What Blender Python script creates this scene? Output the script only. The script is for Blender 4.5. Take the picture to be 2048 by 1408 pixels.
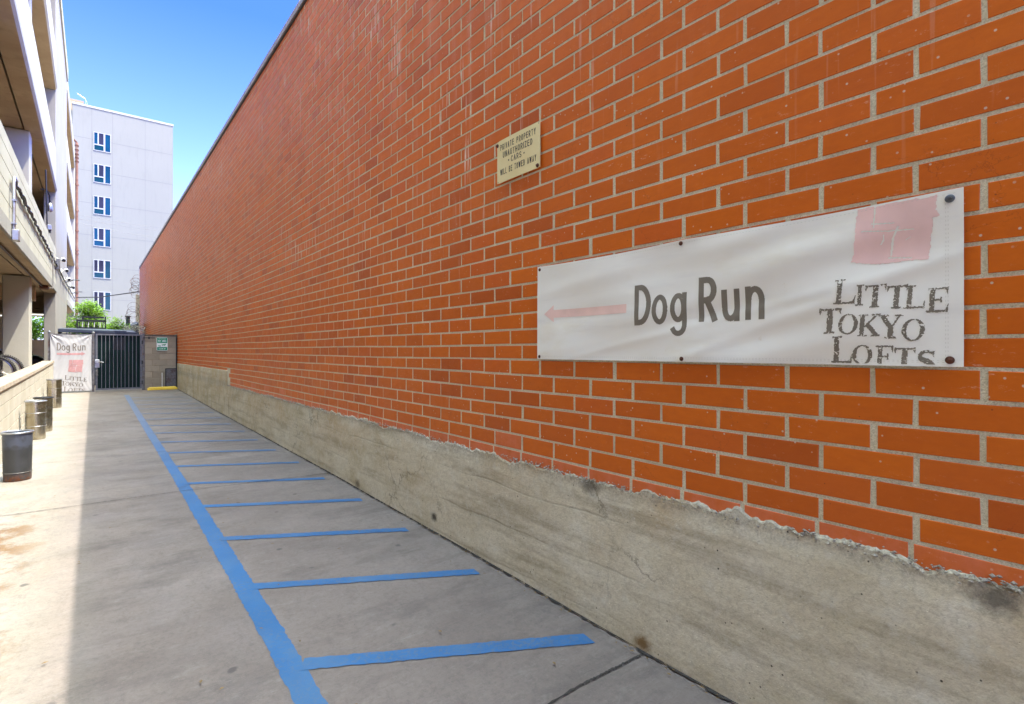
import bpy, math, random
import numpy as np
from mathutils import Vector, Matrix
random.seed(7)
RS = np.random.RandomState(11)
for o in list(bpy.data.objects): bpy.data.objects.remove(o)
SC = bpy.context.scene
COL = SC.collection

# ------------------------------------------------------------------ camera, sky, sun, exposure
EYE = 1.585
TH = math.radians(38.8136)
cam_d = bpy.data.cameras.new('camera'); cam = bpy.data.objects.new('camera', cam_d); COL.objects.link(cam)
cam.location = (0, 0, EYE); cam.rotation_euler = (math.radians(90), 0, -TH)
cam_d.sensor_width = 36; cam_d.lens = 1043/2048*36; cam_d.shift_y = -3/2048
cam_d.clip_start = 0.05; cam_d.clip_end = 3000
SC.camera = cam
world = bpy.data.worlds.new('World'); SC.world = world; world.use_nodes = True
wn = world.node_tree; bg = wn.nodes['Background']
sky = wn.nodes.new('ShaderNodeTexSky'); sky.sky_type = 'NISHITA'; sky.sun_disc = False
SUN = Vector((-.779, .627, -2.122)).normalized()
sky.sun_elevation = math.asin(-SUN.z); sky.sun_rotation = math.atan2(-SUN.x, -SUN.y)
sky.altitude = 0; sky.air_density = 1.0; sky.dust_density = 0.25; sky.ozone_density = 3.0
# deep clear-day sky: darker, bluer towards the horizon, brighter and more neutral round the zenith and sun
tc = wn.nodes.new('ShaderNodeTexCoord'); sx_ = wn.nodes.new('ShaderNodeSeparateXYZ'); rp_ = wn.nodes.new('ShaderNodeValToRGB'); mx_ = wn.nodes.new('ShaderNodeMix')
wn.links.new(tc.outputs['Generated'], sx_.inputs[0]); wn.links.new(sx_.outputs[2], rp_.inputs[0])
mx_.data_type = 'RGBA'; mx_.blend_type = 'MULTIPLY'; mx_.inputs[0].default_value = 1; mx_.clamp_result = False
e_ = rp_.color_ramp.elements; e_[0].position = .0; e_[0].color = (.078,.075,.155,1); e_[1].position = .9; e_[1].color = (1,.80,.44,1)
q_ = e_.new(.2); q_.color = (.054,.055,.128,1); q_ = e_.new(.5); q_.color = (.018,.029,.100,1); q_ = e_.new(.60); q_.color = (.018,.029,.100,1); q_ = e_.new(.78); q_.color = (.85,.70,.42,1)
g_ = wn.nodes.new('ShaderNodeMix'); g_.data_type = 'RGBA'; g_.blend_type = 'MULTIPLY'; g_.inputs[0].default_value = 1; g_.inputs[7].default_value = (11.2,11.2,11.2,1)
wn.links.new(rp_.outputs[0], g_.inputs[6]); wn.links.new(sky.outputs[0], mx_.inputs[6]); wn.links.new(g_.outputs[2], mx_.inputs[7])
wn.links.new(mx_.outputs[2], bg.inputs[0]); bg.inputs[1].default_value = 0.15
sd = bpy.data.lights.new('sun', 'SUN'); so = bpy.data.objects.new('sun', sd); COL.objects.link(so)
sd.energy = 2.0; sd.angle = math.radians(0.35); sd.color = (1.0, 0.93, 0.82)
so.rotation_euler = SUN.to_track_quat('-Z', 'Y').to_euler(); so.location = (8, -6, 20)
SC.view_settings.view_transform = 'Standard'; SC.view_settings.look = 'None'
SC.view_settings.exposure = 2.2; SC.view_settings.gamma = 1
SC.render.engine = 'CYCLES'
try:
    SC.cycles.max_bounces = 8; SC.cycles.diffuse_bounces = 5
except Exception: pass

# ------------------------------------------------------------------ terrain profile (alley rises gently away from the camera)
TY = [-30, 0, 1.7, 2.8, 6, 9.5, 13.9, 20.8, 60, 400]
TZ = [-.25, .002, .025, .052, .113, .153, .203, .30, .30, .30]
def gz(y): return float(np.interp(y, TY, TZ))
WX = 2.23      # face of the brick wall
def lin(y, pts): return float(np.interp(y, [p[0] for p in pts], [p[1] for p in pts]))
def walltop(y): return 6.28+.0095*y

# ------------------------------------------------------------------ material helpers
class NT:
    def __init__(s, name, rough=.8, metal=0.0, spec=.5):
        s.m = bpy.data.materials.new(name); s.m.use_nodes = True; s.t = s.m.node_tree
        s.b = s.t.nodes['Principled BSDF']; s.b.inputs['Roughness'].default_value = rough
        s.b.inputs['Metallic'].default_value = metal; s.b.inputs['Specular IOR Level'].default_value = spec
        s.pos = None
    def n(s, k): return s.t.nodes.new(k)
    def put(s, sock, v):
        if v is None: return
        if hasattr(v, 'is_output') or isinstance(v, bpy.types.NodeSocket): s.t.links.new(v, sock)
        elif isinstance(v, (tuple, list)) and len(v) == 3 and sock.type == 'RGBA': sock.default_value = (*v, 1)
        else: sock.default_value = v
    def P(s):
        if s.pos is None: s.pos = s.n('ShaderNodeNewGeometry').outputs['Position']
        return s.pos
    def mp(s, scale=(1,1,1), rot=(0,0,0), loc=(0,0,0), vec=None):
        m = s.n('ShaderNodeMapping'); s.put(m.inputs['Vector'], vec or s.P())
        m.inputs['Scale'].default_value = scale; m.inputs['Rotation'].default_value = rot; m.inputs['Location'].default_value = loc
        return m.outputs[0]
    def noise(s, scale=5, detail=4, rough=.55, vec=None, out=0, dist=0):
        m = s.n('ShaderNodeTexNoise'); s.put(m.inputs['Vector'], vec or s.P())
        m.inputs['Scale'].default_value = scale; m.inputs['Detail'].default_value = detail
        m.inputs['Roughness'].default_value = rough; m.inputs['Distortion'].default_value = dist
        return m.outputs[out]
    def vor(s, scale=5, vec=None, out='Distance', feat='F1'):
        m = s.n('ShaderNodeTexVoronoi'); m.feature = feat; s.put(m.inputs['Vector'], vec or s.P()); m.inputs['Scale'].default_value = scale
        return m.outputs[out]
    def ramp(s, f, stops):
        m = s.n('ShaderNodeValToRGB'); s.put(m.inputs[0], f); e = m.color_ramp.elements
        while len(e) < len(stops): e.new(.5)
        for el, (p, c) in zip(e, stops):
            el.position = p; el.color = (c, c, c, 1) if isinstance(c, (int, float)) else (*c, 1)
        return m.outputs[0]
    def mix(s, f, a, b, mode='MIX'):
        m = s.n('ShaderNodeMix'); m.data_type = 'RGBA'; m.blend_type = mode
        s.put(m.inputs[0], f); s.put(m.inputs[6], a); s.put(m.inputs[7], b); return m.outputs[2]
    def math(s, op, a, b=0.0, c=None):
        m = s.n('ShaderNodeMath'); m.operation = op; s.put(m.inputs[0], a); s.put(m.inputs[1], b)
        if c is not None: s.put(m.inputs[2], c)
        return m.outputs[0]
    def xyz(s):
        m = s.n('ShaderNodeSeparateXYZ'); s.put(m.inputs[0], s.P()); return m.outputs
    def rng(s, v, a, b, lo=0, hi=1):
        m = s.n('ShaderNodeMapRange'); s.put(m.inputs[0], v)
        for i, q in zip((1,2,3,4), (a,b,lo,hi)): m.inputs[i].default_value = q
        return m.outputs[0]
    def attr(s, name, out='Fac'):
        m = s.n('ShaderNodeAttribute'); m.attribute_name = name; return m.outputs[out]
    def bump(s, h, strength=.3, dist=.01):
        m = s.n('ShaderNodeBump'); s.put(m.inputs['Height'], h); m.inputs['Strength'].default_value = strength; m.inputs['Distance'].default_value = dist
        if s.b.inputs['Normal'].links: s.t.links.new(s.b.inputs['Normal'].links[0].from_socket, m.inputs['Normal'])
        s.t.links.new(m.outputs[0], s.b.inputs['Normal'])
    def col(s, c): s.put(s.b.inputs['Base Color'], c)
    def rough(s, r): s.put(s.b.inputs['Roughness'], r)

def simple(name, c, rough=.6, metal=0, var=.15, scale=8, bump=.1, spec=.5, dirt=None):
    t = NT(name, rough, metal, spec)
    f = t.noise(scale, 5)
    k = t.ramp(f, [(.25, tuple(x*(1-var) for x in c)), (.75, tuple(min(1, x*(1+var)) for x in c))])
    if dirt: k = t.mix(t.ramp(t.noise(scale*.35, 6, .7), [(.5, 0), (.72, 1)]), k, dirt)
    t.col(k)
    if bump: t.bump(t.noise(scale*9, 3), bump, .004)
    return t.m

M = {}
# --- brick faces
t = NT('painted_brick', .5, 0, .3)
tint = t.attr('tint'); low = t.attr('low')
base = t.ramp(tint, [(0, (.44,.082,.004)), (.12, (.57,.117,.003)), (.6, (.63,.136,.003)), (.85, (.66,.144,.004)), (.93, (.60,.115,.010)), (1, (.54,.122,.004))])
base = t.mix(t.ramp(t.noise(1.1, 5, .6), [(.35, 0), (.7, .4)]), base, (.52,.098,.012))
base = t.mix(t.ramp(t.noise(30, 6, .65, t.mp((1,.5,1.3))), [(.35, 0), (.8, .3)]), base, (.40,.066,.008))
X, Y, Z = t.xyz()
# white bloom at the edges and lime runs down the wall
cl = t.noise(34, 6, .75); base = t.mix(t.ramp(cl, [(.62, 0), (.8, .55)]), base, (.66,.25,.12))
st = t.noise(1, 5, .6, t.mp((1, 13, .55)))
stm = t.math('MULTIPLY', t.ramp(st, [(.53, 0), (.70, 1)]), t.ramp(t.noise(.5, 3, .5, t.mp((1, 1, .8), loc=(0, 3, 1))), [(.42, 0), (.62, 1)]))
stm = t.math('MULTIPLY', stm, t.math('MULTIPLY', t.rng(Z, 1.6, 3.4), t.ramp(t.noise(26, 5, .8), [(.3, .25), (.6, 1)])))
base = t.mix(t.math('MULTIPLY', t.math('MULTIPLY', stm, t.rng(Y, 1.0, 3.5, .35, 1)), .5), base, (.74,.42,.32))
st2 = t.math('MULTIPLY', t.ramp(t.noise(1, 3, .5, t.mp((1, 34, 1.5), loc=(0, 7, 0))), [(.62, 0), (.70, 1)]), t.ramp(t.noise(.7, 2, .5, t.mp((1, 1, 2.4), loc=(4, 3, 1))), [(.50, 0), (.60, 1)]))
st2 = t.math('MULTIPLY', t.math('MULTIPLY', st2, t.rng(Z, 1.9, 3.0)), t.rng(Y, 1.6, 3.6, .15, 1))
base = t.mix(st2, base, (.82,.66,.58))
# scuffs and chips
sc = t.math('MULTIPLY', t.ramp(t.noise(1, 6, .8, t.mp((1, 22, 60), rot=(.35,0,0))), [(.60, 0), (.67, 1)]), t.ramp(t.noise(3.2, 3, .5), [(.46, 0), (.62, 1)]))
base = t.mix(t.math('MULTIPLY', sc, .6), base, (.74,.46,.36))
ch = t.math('MULTIPLY', t.ramp(t.vor(22), [(.07, 1), (.11, 0)]), t.ramp(t.noise(6, 2), [(.48, 0), (.55, 1)]))
base = t.mix(t.math('MULTIPLY', ch, .8), base, (.62,.53,.45))
dk = t.math('MULTIPLY', t.ramp(t.vor(23, t.mp(loc=(3, 5, 1))), [(.04, 1), (.08, 0)]), t.ramp(t.noise(5, 2, .5, t.mp(loc=(9, 2, 2))), [(.54, 0), (.6, 1)]))
base = t.mix(t.math('MULTIPLY', dk, .7), base, (.12,.03,.015))
wv = t.n('ShaderNodeVectorMath'); wv.operation = 'ADD'; t.put(wv.inputs[0], t.P()); t.put(wv.inputs[1], t.mix(.12, (0, 0, 0), t.noise(9, 5, .7, out=1)))
crk = t.math('MULTIPLY', t.ramp(t.vor(4.5, wv.outputs[0], 'Distance', 'DISTANCE_TO_EDGE'), [(.0, 1), (.008, 0)]), t.ramp(t.noise(2.1, 3, .5, t.mp(loc=(1, 8, 2))), [(.54, 0), (.62, 1)]))
base = t.mix(t.math('MULTIPLY', crk, .4), base, (.16,.03,.012))
base = t.mix(t.math('MULTIPLY', low, t.ramp(t.noise(9, 5, .7), [(.3, .2), (.62, .9)])), base, (.66,.17,.075))
t.col(base); t.rough(t.ramp(t.noise(14, 4), [(.3, .40), (.8, .62)]))
t.bump(t.noise(60, 5, .6), .25, .003); t.bump(t.noise(7, 3), .25, .008)
M['brick'] = t.m
# --- mortar
t = NT('sandy_mortar', .95)
k = t.ramp(t.noise(160, 3, .8), [(.3, (.42,.38,.28)), (.5, (.70,.65,.51)), (.72, (.85,.80,.68))])
k = t.mix(t.ramp(t.noise(4, 4), [(.4, 0), (.7, .5)]), k, (.52,.47,.36))
t.col(k); t.bump(t.noise(170, 3, .7), .9, .006); t.bump(t.noise(25, 3), .5, .006)
M['mortar'] = t.m
# --- concrete plinth
t = NT('board_formed_concrete', .9)
X, Y, Z = t.xyz()
k = t.ramp(t.noise(1.6, 7, .62, t.mp((1, 1, 2.2))), [(.30, (.48,.415,.285)), (.46, (.60,.545,.425)), (.58, (.65,.60,.485)), (.72, (.74,.705,.615))])
k = t.mix(t.ramp(t.noise(1, 5, .6, t.mp((1, .9, 9))), [(.5, 0), (.66, .6)]), k, (.29,.24,.165))
k = t.mix(t.math('MULTIPLY', t.ramp(t.noise(1.3, 5, .6, t.mp(loc=(5, 1, 3))), [(.45, 0), (.65, .75)]), t.rng(Z, .35, .85)), k, (.50,.365,.20))
k = t.mix(t.math('MULTIPLY', t.rng(Y, 7, 15), t.ramp(t.noise(2.4, 6, .65, t.mp((1, 1.6, .6))), [(.4, 0), (.62, .7)])), k, (.46,.36,.19))
k = t.mix(t.math('MULTIPLY', t.rng(Y, 5, 11), t.ramp(t.noise(1, 5, .65, t.mp((1, 5.5, 1.1), loc=(0, 2, 0))), [(.60, 0), (.72, .85)])), k, (.075,.06,.035))
k = t.mix(t.ramp(t.noise(48, 6, .85), [(.46, 0), (.74, .6)]), k, (.22,.19,.14))
k = t.mix(t.math('MULTIPLY', t.math('MULTIPLY', t.rng(t.math('ADD', Z, t.math('MULTIPLY', t.noise(7, 4), .10)), .80, .88), t.rng(Z, .95, .90)), t.ramp(t.noise(70, 4, .8), [(.42, .1), (.66, .85)])), k, (.24,.22,.19))
k = t.mix(t.ramp(t.noise(9, 7, .75), [(.52, 0), (.70, .7)]), k, (.62,.60,.53))
k = t.mix(t.ramp(t.noise(5, 7, .75, t.mp((1,1,1.6), loc=(7,2,2))), [(.56, 0), (.72, .45)]), k, (.31,.265,.18))
k = t.mix(t.math('MULTIPLY', t.ramp(t.vor(20), [(.06, 1), (.10, 0)]), t.ramp(t.noise(7, 2), [(.46, 0), (.54, 1)])), k, (.05,.045,.035))
k = t.mix(t.math('MULTIPLY', t.ramp(t.vor(19, t.mp(loc=(2, 4, 7))), [(.05, 1), (.085, 0)]), t.ramp(t.noise(8, 2), [(.5, 0), (.6, .9)])), k, (.62,.60,.54))
crk = t.math('MULTIPLY', t.ramp(t.vor(.62, t.mix(.12, t.P(), t.noise(3, 5, .6, out=1))), [(.0, 0), (.01, 0)]), 0)
hd = t.math('ABSOLUTE', t.math('SUBTRACT', t.math('FRACT', t.math('MULTIPLY', t.math('ADD', Z, t.math('MULTIPLY', t.noise(1.4, 4), .09)), 3.6)), .5))
hd = t.math('MULTIPLY', t.ramp(hd, [(.0, 1), (.035, 0)]), t.ramp(t.noise(1.2, 4, .5, t.mp(loc=(0, 5, 5))), [(.45, 0), (.6, 1)]))
hc = t.n('ShaderNodeVectorMath'); hc.operation = 'ADD'; t.put(hc.inputs[0], t.P()); t.put(hc.inputs[1], t.mix(.35, (0, 0, 0), t.noise(3.2, 6, .7, out=1)))
ck = t.math('MULTIPLY', t.ramp(t.vor(.85, hc.outputs[0], 'Distance', 'DISTANCE_TO_EDGE'), [(.0, 1), (.007, 0)]), t.ramp(t.noise(.9, 3, .5, t.mp(loc=(3, 3, 3))), [(.46, 0), (.56, .8)]))
k = t.mix(ck, k, (.14,.12,.09))
k = t.mix(t.math('MULTIPLY', hd, .35), k, (.20,.17,.12))
def spot(y0, z0, r0, c, k, f=.9):
    dy = t.math('MULTIPLY', t.math('SUBTRACT', Y, y0), .75); dz = t.math('SUBTRACT', Z, z0)
    d = t.math('ADD', t.math('SQRT', t.math('ADD', t.math('MULTIPLY', dy, dy), t.math('MULTIPLY', dz, dz))), t.math('MULTIPLY', t.noise(30, 5, .8), r0*1.6))
    return t.mix(t.rng(d, r0*1.9, r0*1.1, 0, f), k, c)
k = spot(3.80, .195, .045, (.035,.03,.022), k); k = spot(1.68, .07, .050, (.16,.085,.02), k); k = spot(2.05, .815, .07, (.10,.085,.065), k, .8); k = spot(.33, .80, .06, (.09,.08,.07), k, .8); k = spot(5.4, .15, .06, (.10,.08,.05), k, .8)
t.col(k)
t.bump(t.noise(90, 5, .7), .5, .004); t.bump(t.noise(6, 6, .6), .5, .02); t.bump(t.math('MULTIPLY', hd, -1), .25, .006)
t.bump(t.math('MULTIPLY', t.ramp(t.vor(32), [(.05, 1), (.09, 0)]), -1), .5, .005)
M['plinth'] = t.m
M['rubble'] = simple('crumbled_mortar', (.34,.31,.26), .95, 0, .5, 60, .8)
# --- alley concrete
t = NT('alley_concrete', .82, 0, .35)
X, Y, Z = t.xyz()
k = t.ramp(t.noise(.7, 8, .6), [(.3, (.142,.114,.105)), (.5, (.184,.151,.139)), (.72, (.228,.191,.176))])
k = t.mix(t.ramp(t.noise(2.4, 6, .65, t.mp((.5, 1.3, 1))), [(.50, 0), (.70, .75)]), k, (.088,.072,.068))
k = t.mix(t.math('MULTIPLY', t.rng(Y, 4.5, 7), t.ramp(t.noise(1.3, 5, .6, t.mp((.55, 1, 1), loc=(2.3, 0, 0))), [(.55, 0), (.72, .7)])), k, (.070,.058,.052))
k = t.mix(t.math('MULTIPLY', t.rng(Y, 9, 18), .55), k, (.215,.165,.125))
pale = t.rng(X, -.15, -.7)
k = t.mix(t.math('MULTIPLY', t.rng(X, .05, -.35), .75), k, (.235,.212,.170))  # sunlit side of the shadow edge painted in with a paler base colour
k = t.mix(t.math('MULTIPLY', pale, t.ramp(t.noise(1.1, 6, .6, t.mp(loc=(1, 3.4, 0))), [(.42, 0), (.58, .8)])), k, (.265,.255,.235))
rn = t.math('MULTIPLY', t.rng(X, -.2, -.5), t.ramp(t.noise(3.1, 6, .7, t.mp((1, .9, 1), loc=(3, 1.7, 0))), [(.50, 0), (.60, 1)]))
rn = t.math('MULTIPLY', rn, t.rng(Y, 6.7, 6.2))
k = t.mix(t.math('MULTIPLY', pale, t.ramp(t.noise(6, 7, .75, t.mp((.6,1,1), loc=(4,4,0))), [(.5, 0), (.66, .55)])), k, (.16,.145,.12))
k = t.mix(rn, k, (.15,.085,.035))
k = t.mix(t.math('MULTIPLY', t.ramp(t.vor(3.4, t.mix(.03, t.P(), t.noise(12, 3, .6, out=1))), [(.05, 1), (.09, 0)]), t.ramp(t.noise(2, 2), [(.46, 0), (.52, .75)])), k, (.05,.045,.045))
k = t.mix(t.math('MULTIPLY', t.ramp(t.vor(14, t.mp(loc=(3, 3, 0))), [(.03, 1), (.06, 0)]), t.ramp(t.noise(5, 2), [(.55, 0), (.6, .7)])), k, (.055,.05,.05))
k = t.mix(t.ramp(t.noise(34, 8, .9), [(.47, 0), (.66, .6)]), k, (.090,.078,.070))
k = t.mix(t.ramp(t.noise(7, 8, .85, t.mp((1.6,.8,1), rot=(0,0,.5))), [(.52, 0), (.66, .5)]), k, (.10,.086,.080))
k = t.mix(t.ramp(t.noise(9, 8, .85, t.mp((.7,1.5,1), rot=(0,0,.4), loc=(5,5,5))), [(.54, 0), (.68, .45)]), k, (.25,.225,.21))
k = t.mix(t.ramp(t.noise(60, 6, .85, t.mp(loc=(3,2,1))), [(.56, 0), (.74, .4)]), k, (.30,.27,.25))
br = t.noise(1, 3, .6, t.mp((5, 230, 1), rot=(0, 0, .06)))
k = t.mix(t.ramp(br, [(.5, 0), (.8, .3)]), k, (.08,.07,.065))
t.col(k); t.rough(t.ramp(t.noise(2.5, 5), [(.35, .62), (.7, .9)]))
t.bump(br, .35, .003); t.bump(t.noise(120, 4, .7), .45, .003); t.bump(t.noise(1.5, 4), .2, .02)
M['ground'] = t.m
# --- blue paint
t = NT('blue_line_paint', .62, 0, .4)
k = t.ramp(t.noise(1.5, 5), [(.3, (.014,.088,.235)), (.7, (.024,.120,.300))])
k = t.mix(t.ramp(t.noise(1.2, 2, .4, t.mp(loc=(.7, 3, 0))), [(.52, 0), (.54, .4)]), k, (.030,.120,.30))
k = t.mix(t.math('MULTIPLY', t.ramp(t.noise(45, 5, .8), [(.49, 0), (.60, .85)]), t.ramp(t.noise(1.9, 5, .6), [(.38, .12), (.62, .9)])), k, (.105,.12,.15))
k = t.mix(t.ramp(t.noise(2.2, 4, .5, t.mp(loc=(8,1,0))), [(.5, 0), (.62, .5)]), k, (.055,.130,.25))
X, Y, Z = t.xyz()
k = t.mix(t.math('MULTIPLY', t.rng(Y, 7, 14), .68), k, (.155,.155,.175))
k = t.mix(t.math('MULTIPLY', t.ramp(t.noise(2.6, 5, .7, t.mp(loc=(4, 1, 1))), [(.58, 0), (.75, .6)]), 1), k, (.03,.06,.12))
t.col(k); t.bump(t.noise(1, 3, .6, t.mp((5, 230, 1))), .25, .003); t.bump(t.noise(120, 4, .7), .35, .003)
M['blue'] = t.m
M['joint'] = simple('joint_dirt', (.035,.03,.027), .95, 0, .5, 40, .5)
M['litter'] = simple('dry_litter', (.16,.10,.04), .9, 0, .6, 30, 0)
# --- garage concrete
def conc(name, c, c2, stain=(.2,.17,.12), sc=1.2, streak=.5, bump=.3):
    t = NT(name, .88, 0, .3)
    k = t.ramp(t.noise(sc, 7, .6), [(.3, c2), (.68, c)])
    k = t.mix(t.math('MULTIPLY', t.ramp(t.noise(1, 6, .65, t.mp((4, 4, .5))), [(.52, 0), (.75, 1)]), streak), k, stain)
    k = t.mix(t.ramp(t.noise(50, 4, .8), [(.55, 0), (.85, .35)]), k, stain)
    t.col(k); t.bump(t.noise(40, 5, .7), bump, .005); t.bump(t.noise(4, 4), .25, .015)
    return t.m
M['panel'] = conc('cream_painted_concrete', (.37,.355,.29), (.32,.305,.24), (.25,.22,.16))
M['white_conc'] = conc('white_painted_concrete', (.255,.242,.215), (.228,.216,.192), (.18,.16,.13), streak=.35)
M['soffit'] = conc('bare_soffit_concrete', (.42,.32,.21), (.32,.235,.15), (.13,.085,.05), 1.0, .4)
M['colm'] = conc('grey_cream_column_paint', (.40,.385,.33), (.36,.345,.29), (.33,.29,.22), streak=.2)
M['dark'] = simple('dark_void_concrete', (.06,.05,.04), .9)
M['bldg'] = conc('lavender_white_stucco', (.240,.231,.196), (.218,.209,.178), (.19,.182,.155), .12, .5, .1)
M['wframe'] = simple('white_window_frame', (.36,.35,.335), .5, 0, .04)
def glass(name, c, r=.06):
    t = NT(name, r, 0, .4); t.col(t.ramp(t.noise(.8, 2), [(.35, c), (.65, tuple(x*.6 for x in c))])); t.b.inputs['IOR'].default_value = 1.4; return t.m
M['glass_blue'] = glass('blue_sky_glass', (.003,.045,.085)); M['glass_teal'] = glass('teal_glass', (.003,.04,.05)); M['glass_dark'] = glass('dark_curtained_glass', (.022,.020,.035), .3)
# --- CMU
t = NT('cream_block', .85, 0, .3)
k = t.ramp(t.noise(2, 6), [(.3, (.42,.385,.31)), (.7, (.49,.455,.38))])
k = t.mix(t.ramp(t.noise(1, 5, .6, t.mp((6, 2.6, 1.2))), [(.45, 0), (.7, .45)]), k, (.56,.54,.49))
k = t.mix(t.ramp(t.noise(3, 6, .7, t.mp((1, 1, 3))), [(.62, 0), (.75, .7)]), k, (.44,.32,.18))
t.col(k); t.bump(t.noise(60, 4, .7), .4, .004)
M['cream_block'] = t.m
M['cap'] = conc('weathered_cap_concrete', (.30,.235,.165), (.25,.20,.145), (.16,.12,.08), 4)
t = NT('grey_tan_block', .9, 0, .3)
k = t.ramp(t.attr('tint'), [(0, (.27,.225,.165)), (.5, (.31,.265,.20)), (1, (.36,.305,.23))])
k = t.mix(t.ramp(t.noise(5, 6, .7), [(.5, 0), (.75, .4)]), k, (.15,.12,.09)); t.col(k); t.bump(t.noise(70, 4, .7), .5, .004)
M['grey_block'] = t.m
M['cream_wall'] = conc('cream_far_block', (.66,.62,.46), (.6,.56,.42), sc=2)
# --- cloth etc
t = NT('white_vinyl', .42, 0, .5)
k = t.ramp(t.noise(1.4, 4), [(.3, (.83,.82,.80)), (.7, (.88,.875,.86))])
k = t.mix(t.ramp(t.noise(1, 5, .6, t.mp((1, 1.5, 12), rot=(.12, 0, 0))), [(.55, 0), (.75, .3)]), k, (.62,.62,.66))
k = t.mix(t.ramp(t.noise(1, 5, .6, t.mp((1, 2.1, 5), rot=(-.5, 0, 0), loc=(0, 2, 1))), [(.56, 0), (.75, .35)]), k, (.70,.62,.45))
k = t.mix(t.ramp(t.noise(9, 5, .7), [(.68, 0), (.78, .4)]), k, (.58,.47,.28))
t.col(k); t.bump(t.noise(420, 2), .12, .001); M['vinyl'] = t.m
M['ink'] = simple('faded_dark_ink', (.19,.168,.142), .55, 0, .12, 20, 0)
M['pink'] = simple('faded_pink_ink', (.84,.60,.57), .5, 0, .12, 6, 0)
M['pale_pink'] = simple('pale_pink_logo_ink', (.82,.56,.56), .5, 0, .12, 5, 0)
M['red_ink'] = simple('faded_red_logo_ink', (.50,.27,.27), .6, 0, .15, 9, 0)
M['stitch'] = simple('hem_stitch', (.50,.49,.46), .8, 0, .1, 20, 0)
t = NT('yellowed_sign_enamel', .38, 0, .5)
k = t.ramp(t.noise(5, 4), [(.3, (.74,.62,.33)), (.7, (.80,.69,.40))])
k = t.mix(t.math('MULTIPLY', t.ramp(t.vor(70), [(.05, 1), (.12, 0)]), t.ramp(t.noise(12, 3), [(.52, 0), (.6, .8)])), k, (.30,.23,.12))
k = t.mix(t.ramp(t.noise(11, 6, .8), [(.64, 0), (.76, .5)]), k, (.50,.38,.17)); t.col(k); M['yellow_sign'] = t.m
M['black_ink'] = simple('black_sign_ink', (.03,.03,.035), .5, 0, .3, 30, 0)
M['rust'] = simple('rusty_bolt', (.10,.035,.018), .85, .1, .5, 60, .4)
M['bolt'] = simple('grey_bolt', (.12,.13,.16), .4, .7, .3, 60, .2)
M['steel'] = simple('galvanised_steel', (.42,.43,.45), .38, .85, .15, 20, .1, dirt=(.30,.27,.22))
t = NT('tarnished_mirror_steel', .16, 1.0); t.col(t.ramp(t.noise(3, 4, .6, t.mp((6, 6, .7))), [(.3, (.36,.31,.22)), (.7, (.62,.57,.46))])); t.rough(t.ramp(t.noise(4, 4), [(.3, .12), (.7, .3)])); t.bump(t.noise(5, 2), .25, .02)
M['mirror'] = t.m
t = NT('dark_grey_can_enamel', .35, .3); X, Y, Z = t.xyz()
k = t.ramp(t.noise(5, 4), [(.3, (.042,.043,.044)), (.7, (.062,.064,.067))])
k = t.mix(t.math('MULTIPLY', t.rng(Z, .48, .53), t.ramp(t.noise(9, 3), [(.4, .2), (.5, 1)])), k, (.085,.095,.125))
k = t.mix(t.math('MULTIPLY', t.rng(Z, .23, .16), t.ramp(t.noise(24, 5, .8), [(.42, 0), (.52, 1)])), k, (.13,.045,.02))
t.col(k); M['can_dark'] = t.m
M['copper'] = simple('rust_painted_pipe', (.19,.085,.05), .65, .1, .35, 4, .3, dirt=(.25,.18,.11))
M['black_metal'] = simple('black_metal', (.025,.026,.028), .5, .5, .3, 20, .1)
M['grey_metal'] = simple('weathered_grey_metal', (.16,.155,.15), .5, .5, .3, 15, .2, dirt=(.10,.05,.03))
M['picket'] = simple('gunmetal_picket', (.15,.155,.165), .45, .4, .2, 20, .1)
t = NT('dark_green_mesh_screen', .6, 0, .15); t.col(t.ramp(t.noise(3, 4), [(.3, (.004,.012,.012)), (.7, (.008,.024,.022))])); t.bump(t.noise(1, 2, .5, t.mp((1, 1, 60))), .3, .003); M['screen'] = t.m
M['yellow'] = simple('yellow_kerb_paint', (.72,.46,.02), .5, 0, .1, 6, .2, dirt=(.45,.28,.03))
M['sign_green'] = simple('green_sign', (.002,.26,.12), .4, 0, .05, 6, 0)
M['sign_white'] = simple('white_sign_ink', (.75,.78,.76), .4, 0, .05, 6, 0)
M['slate'] = simple('dark_slate_sheet', (.045,.055,.075), .35, .2, .25, 3, .1)
M['rubber'] = simple('tyre_rubber', (.03,.028,.027), .85, 0, .3, 30, .3)
M['alloy'] = simple('brushed_alloy', (.42,.40,.38), .3, .8, .1, 30, 0)
M['silver_paint'] = simple('pale_frame_paint', (.50,.42,.38), .35, .3, .1, 8, 0)
M['car_paint'] = simple('dusty_mauve_car_paint', (.10,.075,.085), .3, .4, .1, 4, 0)
M['car_blue'] = simple('blue_bonnet_paint', (.07,.09,.22), .12, .3, .1, 4, 0)  # the blue is put into the bonnet colour, bluer than the body
M['headlight'] = glass('headlight_lens', (.5,.5,.5), .1)
M['white_plastic'] = simple('white_plastic', (.68,.67,.64), .5, 0, .1, 20, .1)
M['antenna'] = simple('antenna_metal', (.55,.57,.6), .4, .6)
M['tan'] = simple('tan_penthouse_stucco', (.30,.215,.125), .9, 0, .12, 1)
M['bark'] = simple('tree_bark', (.10,.075,.05), .9, 0, .4, 12, .6)
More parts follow.
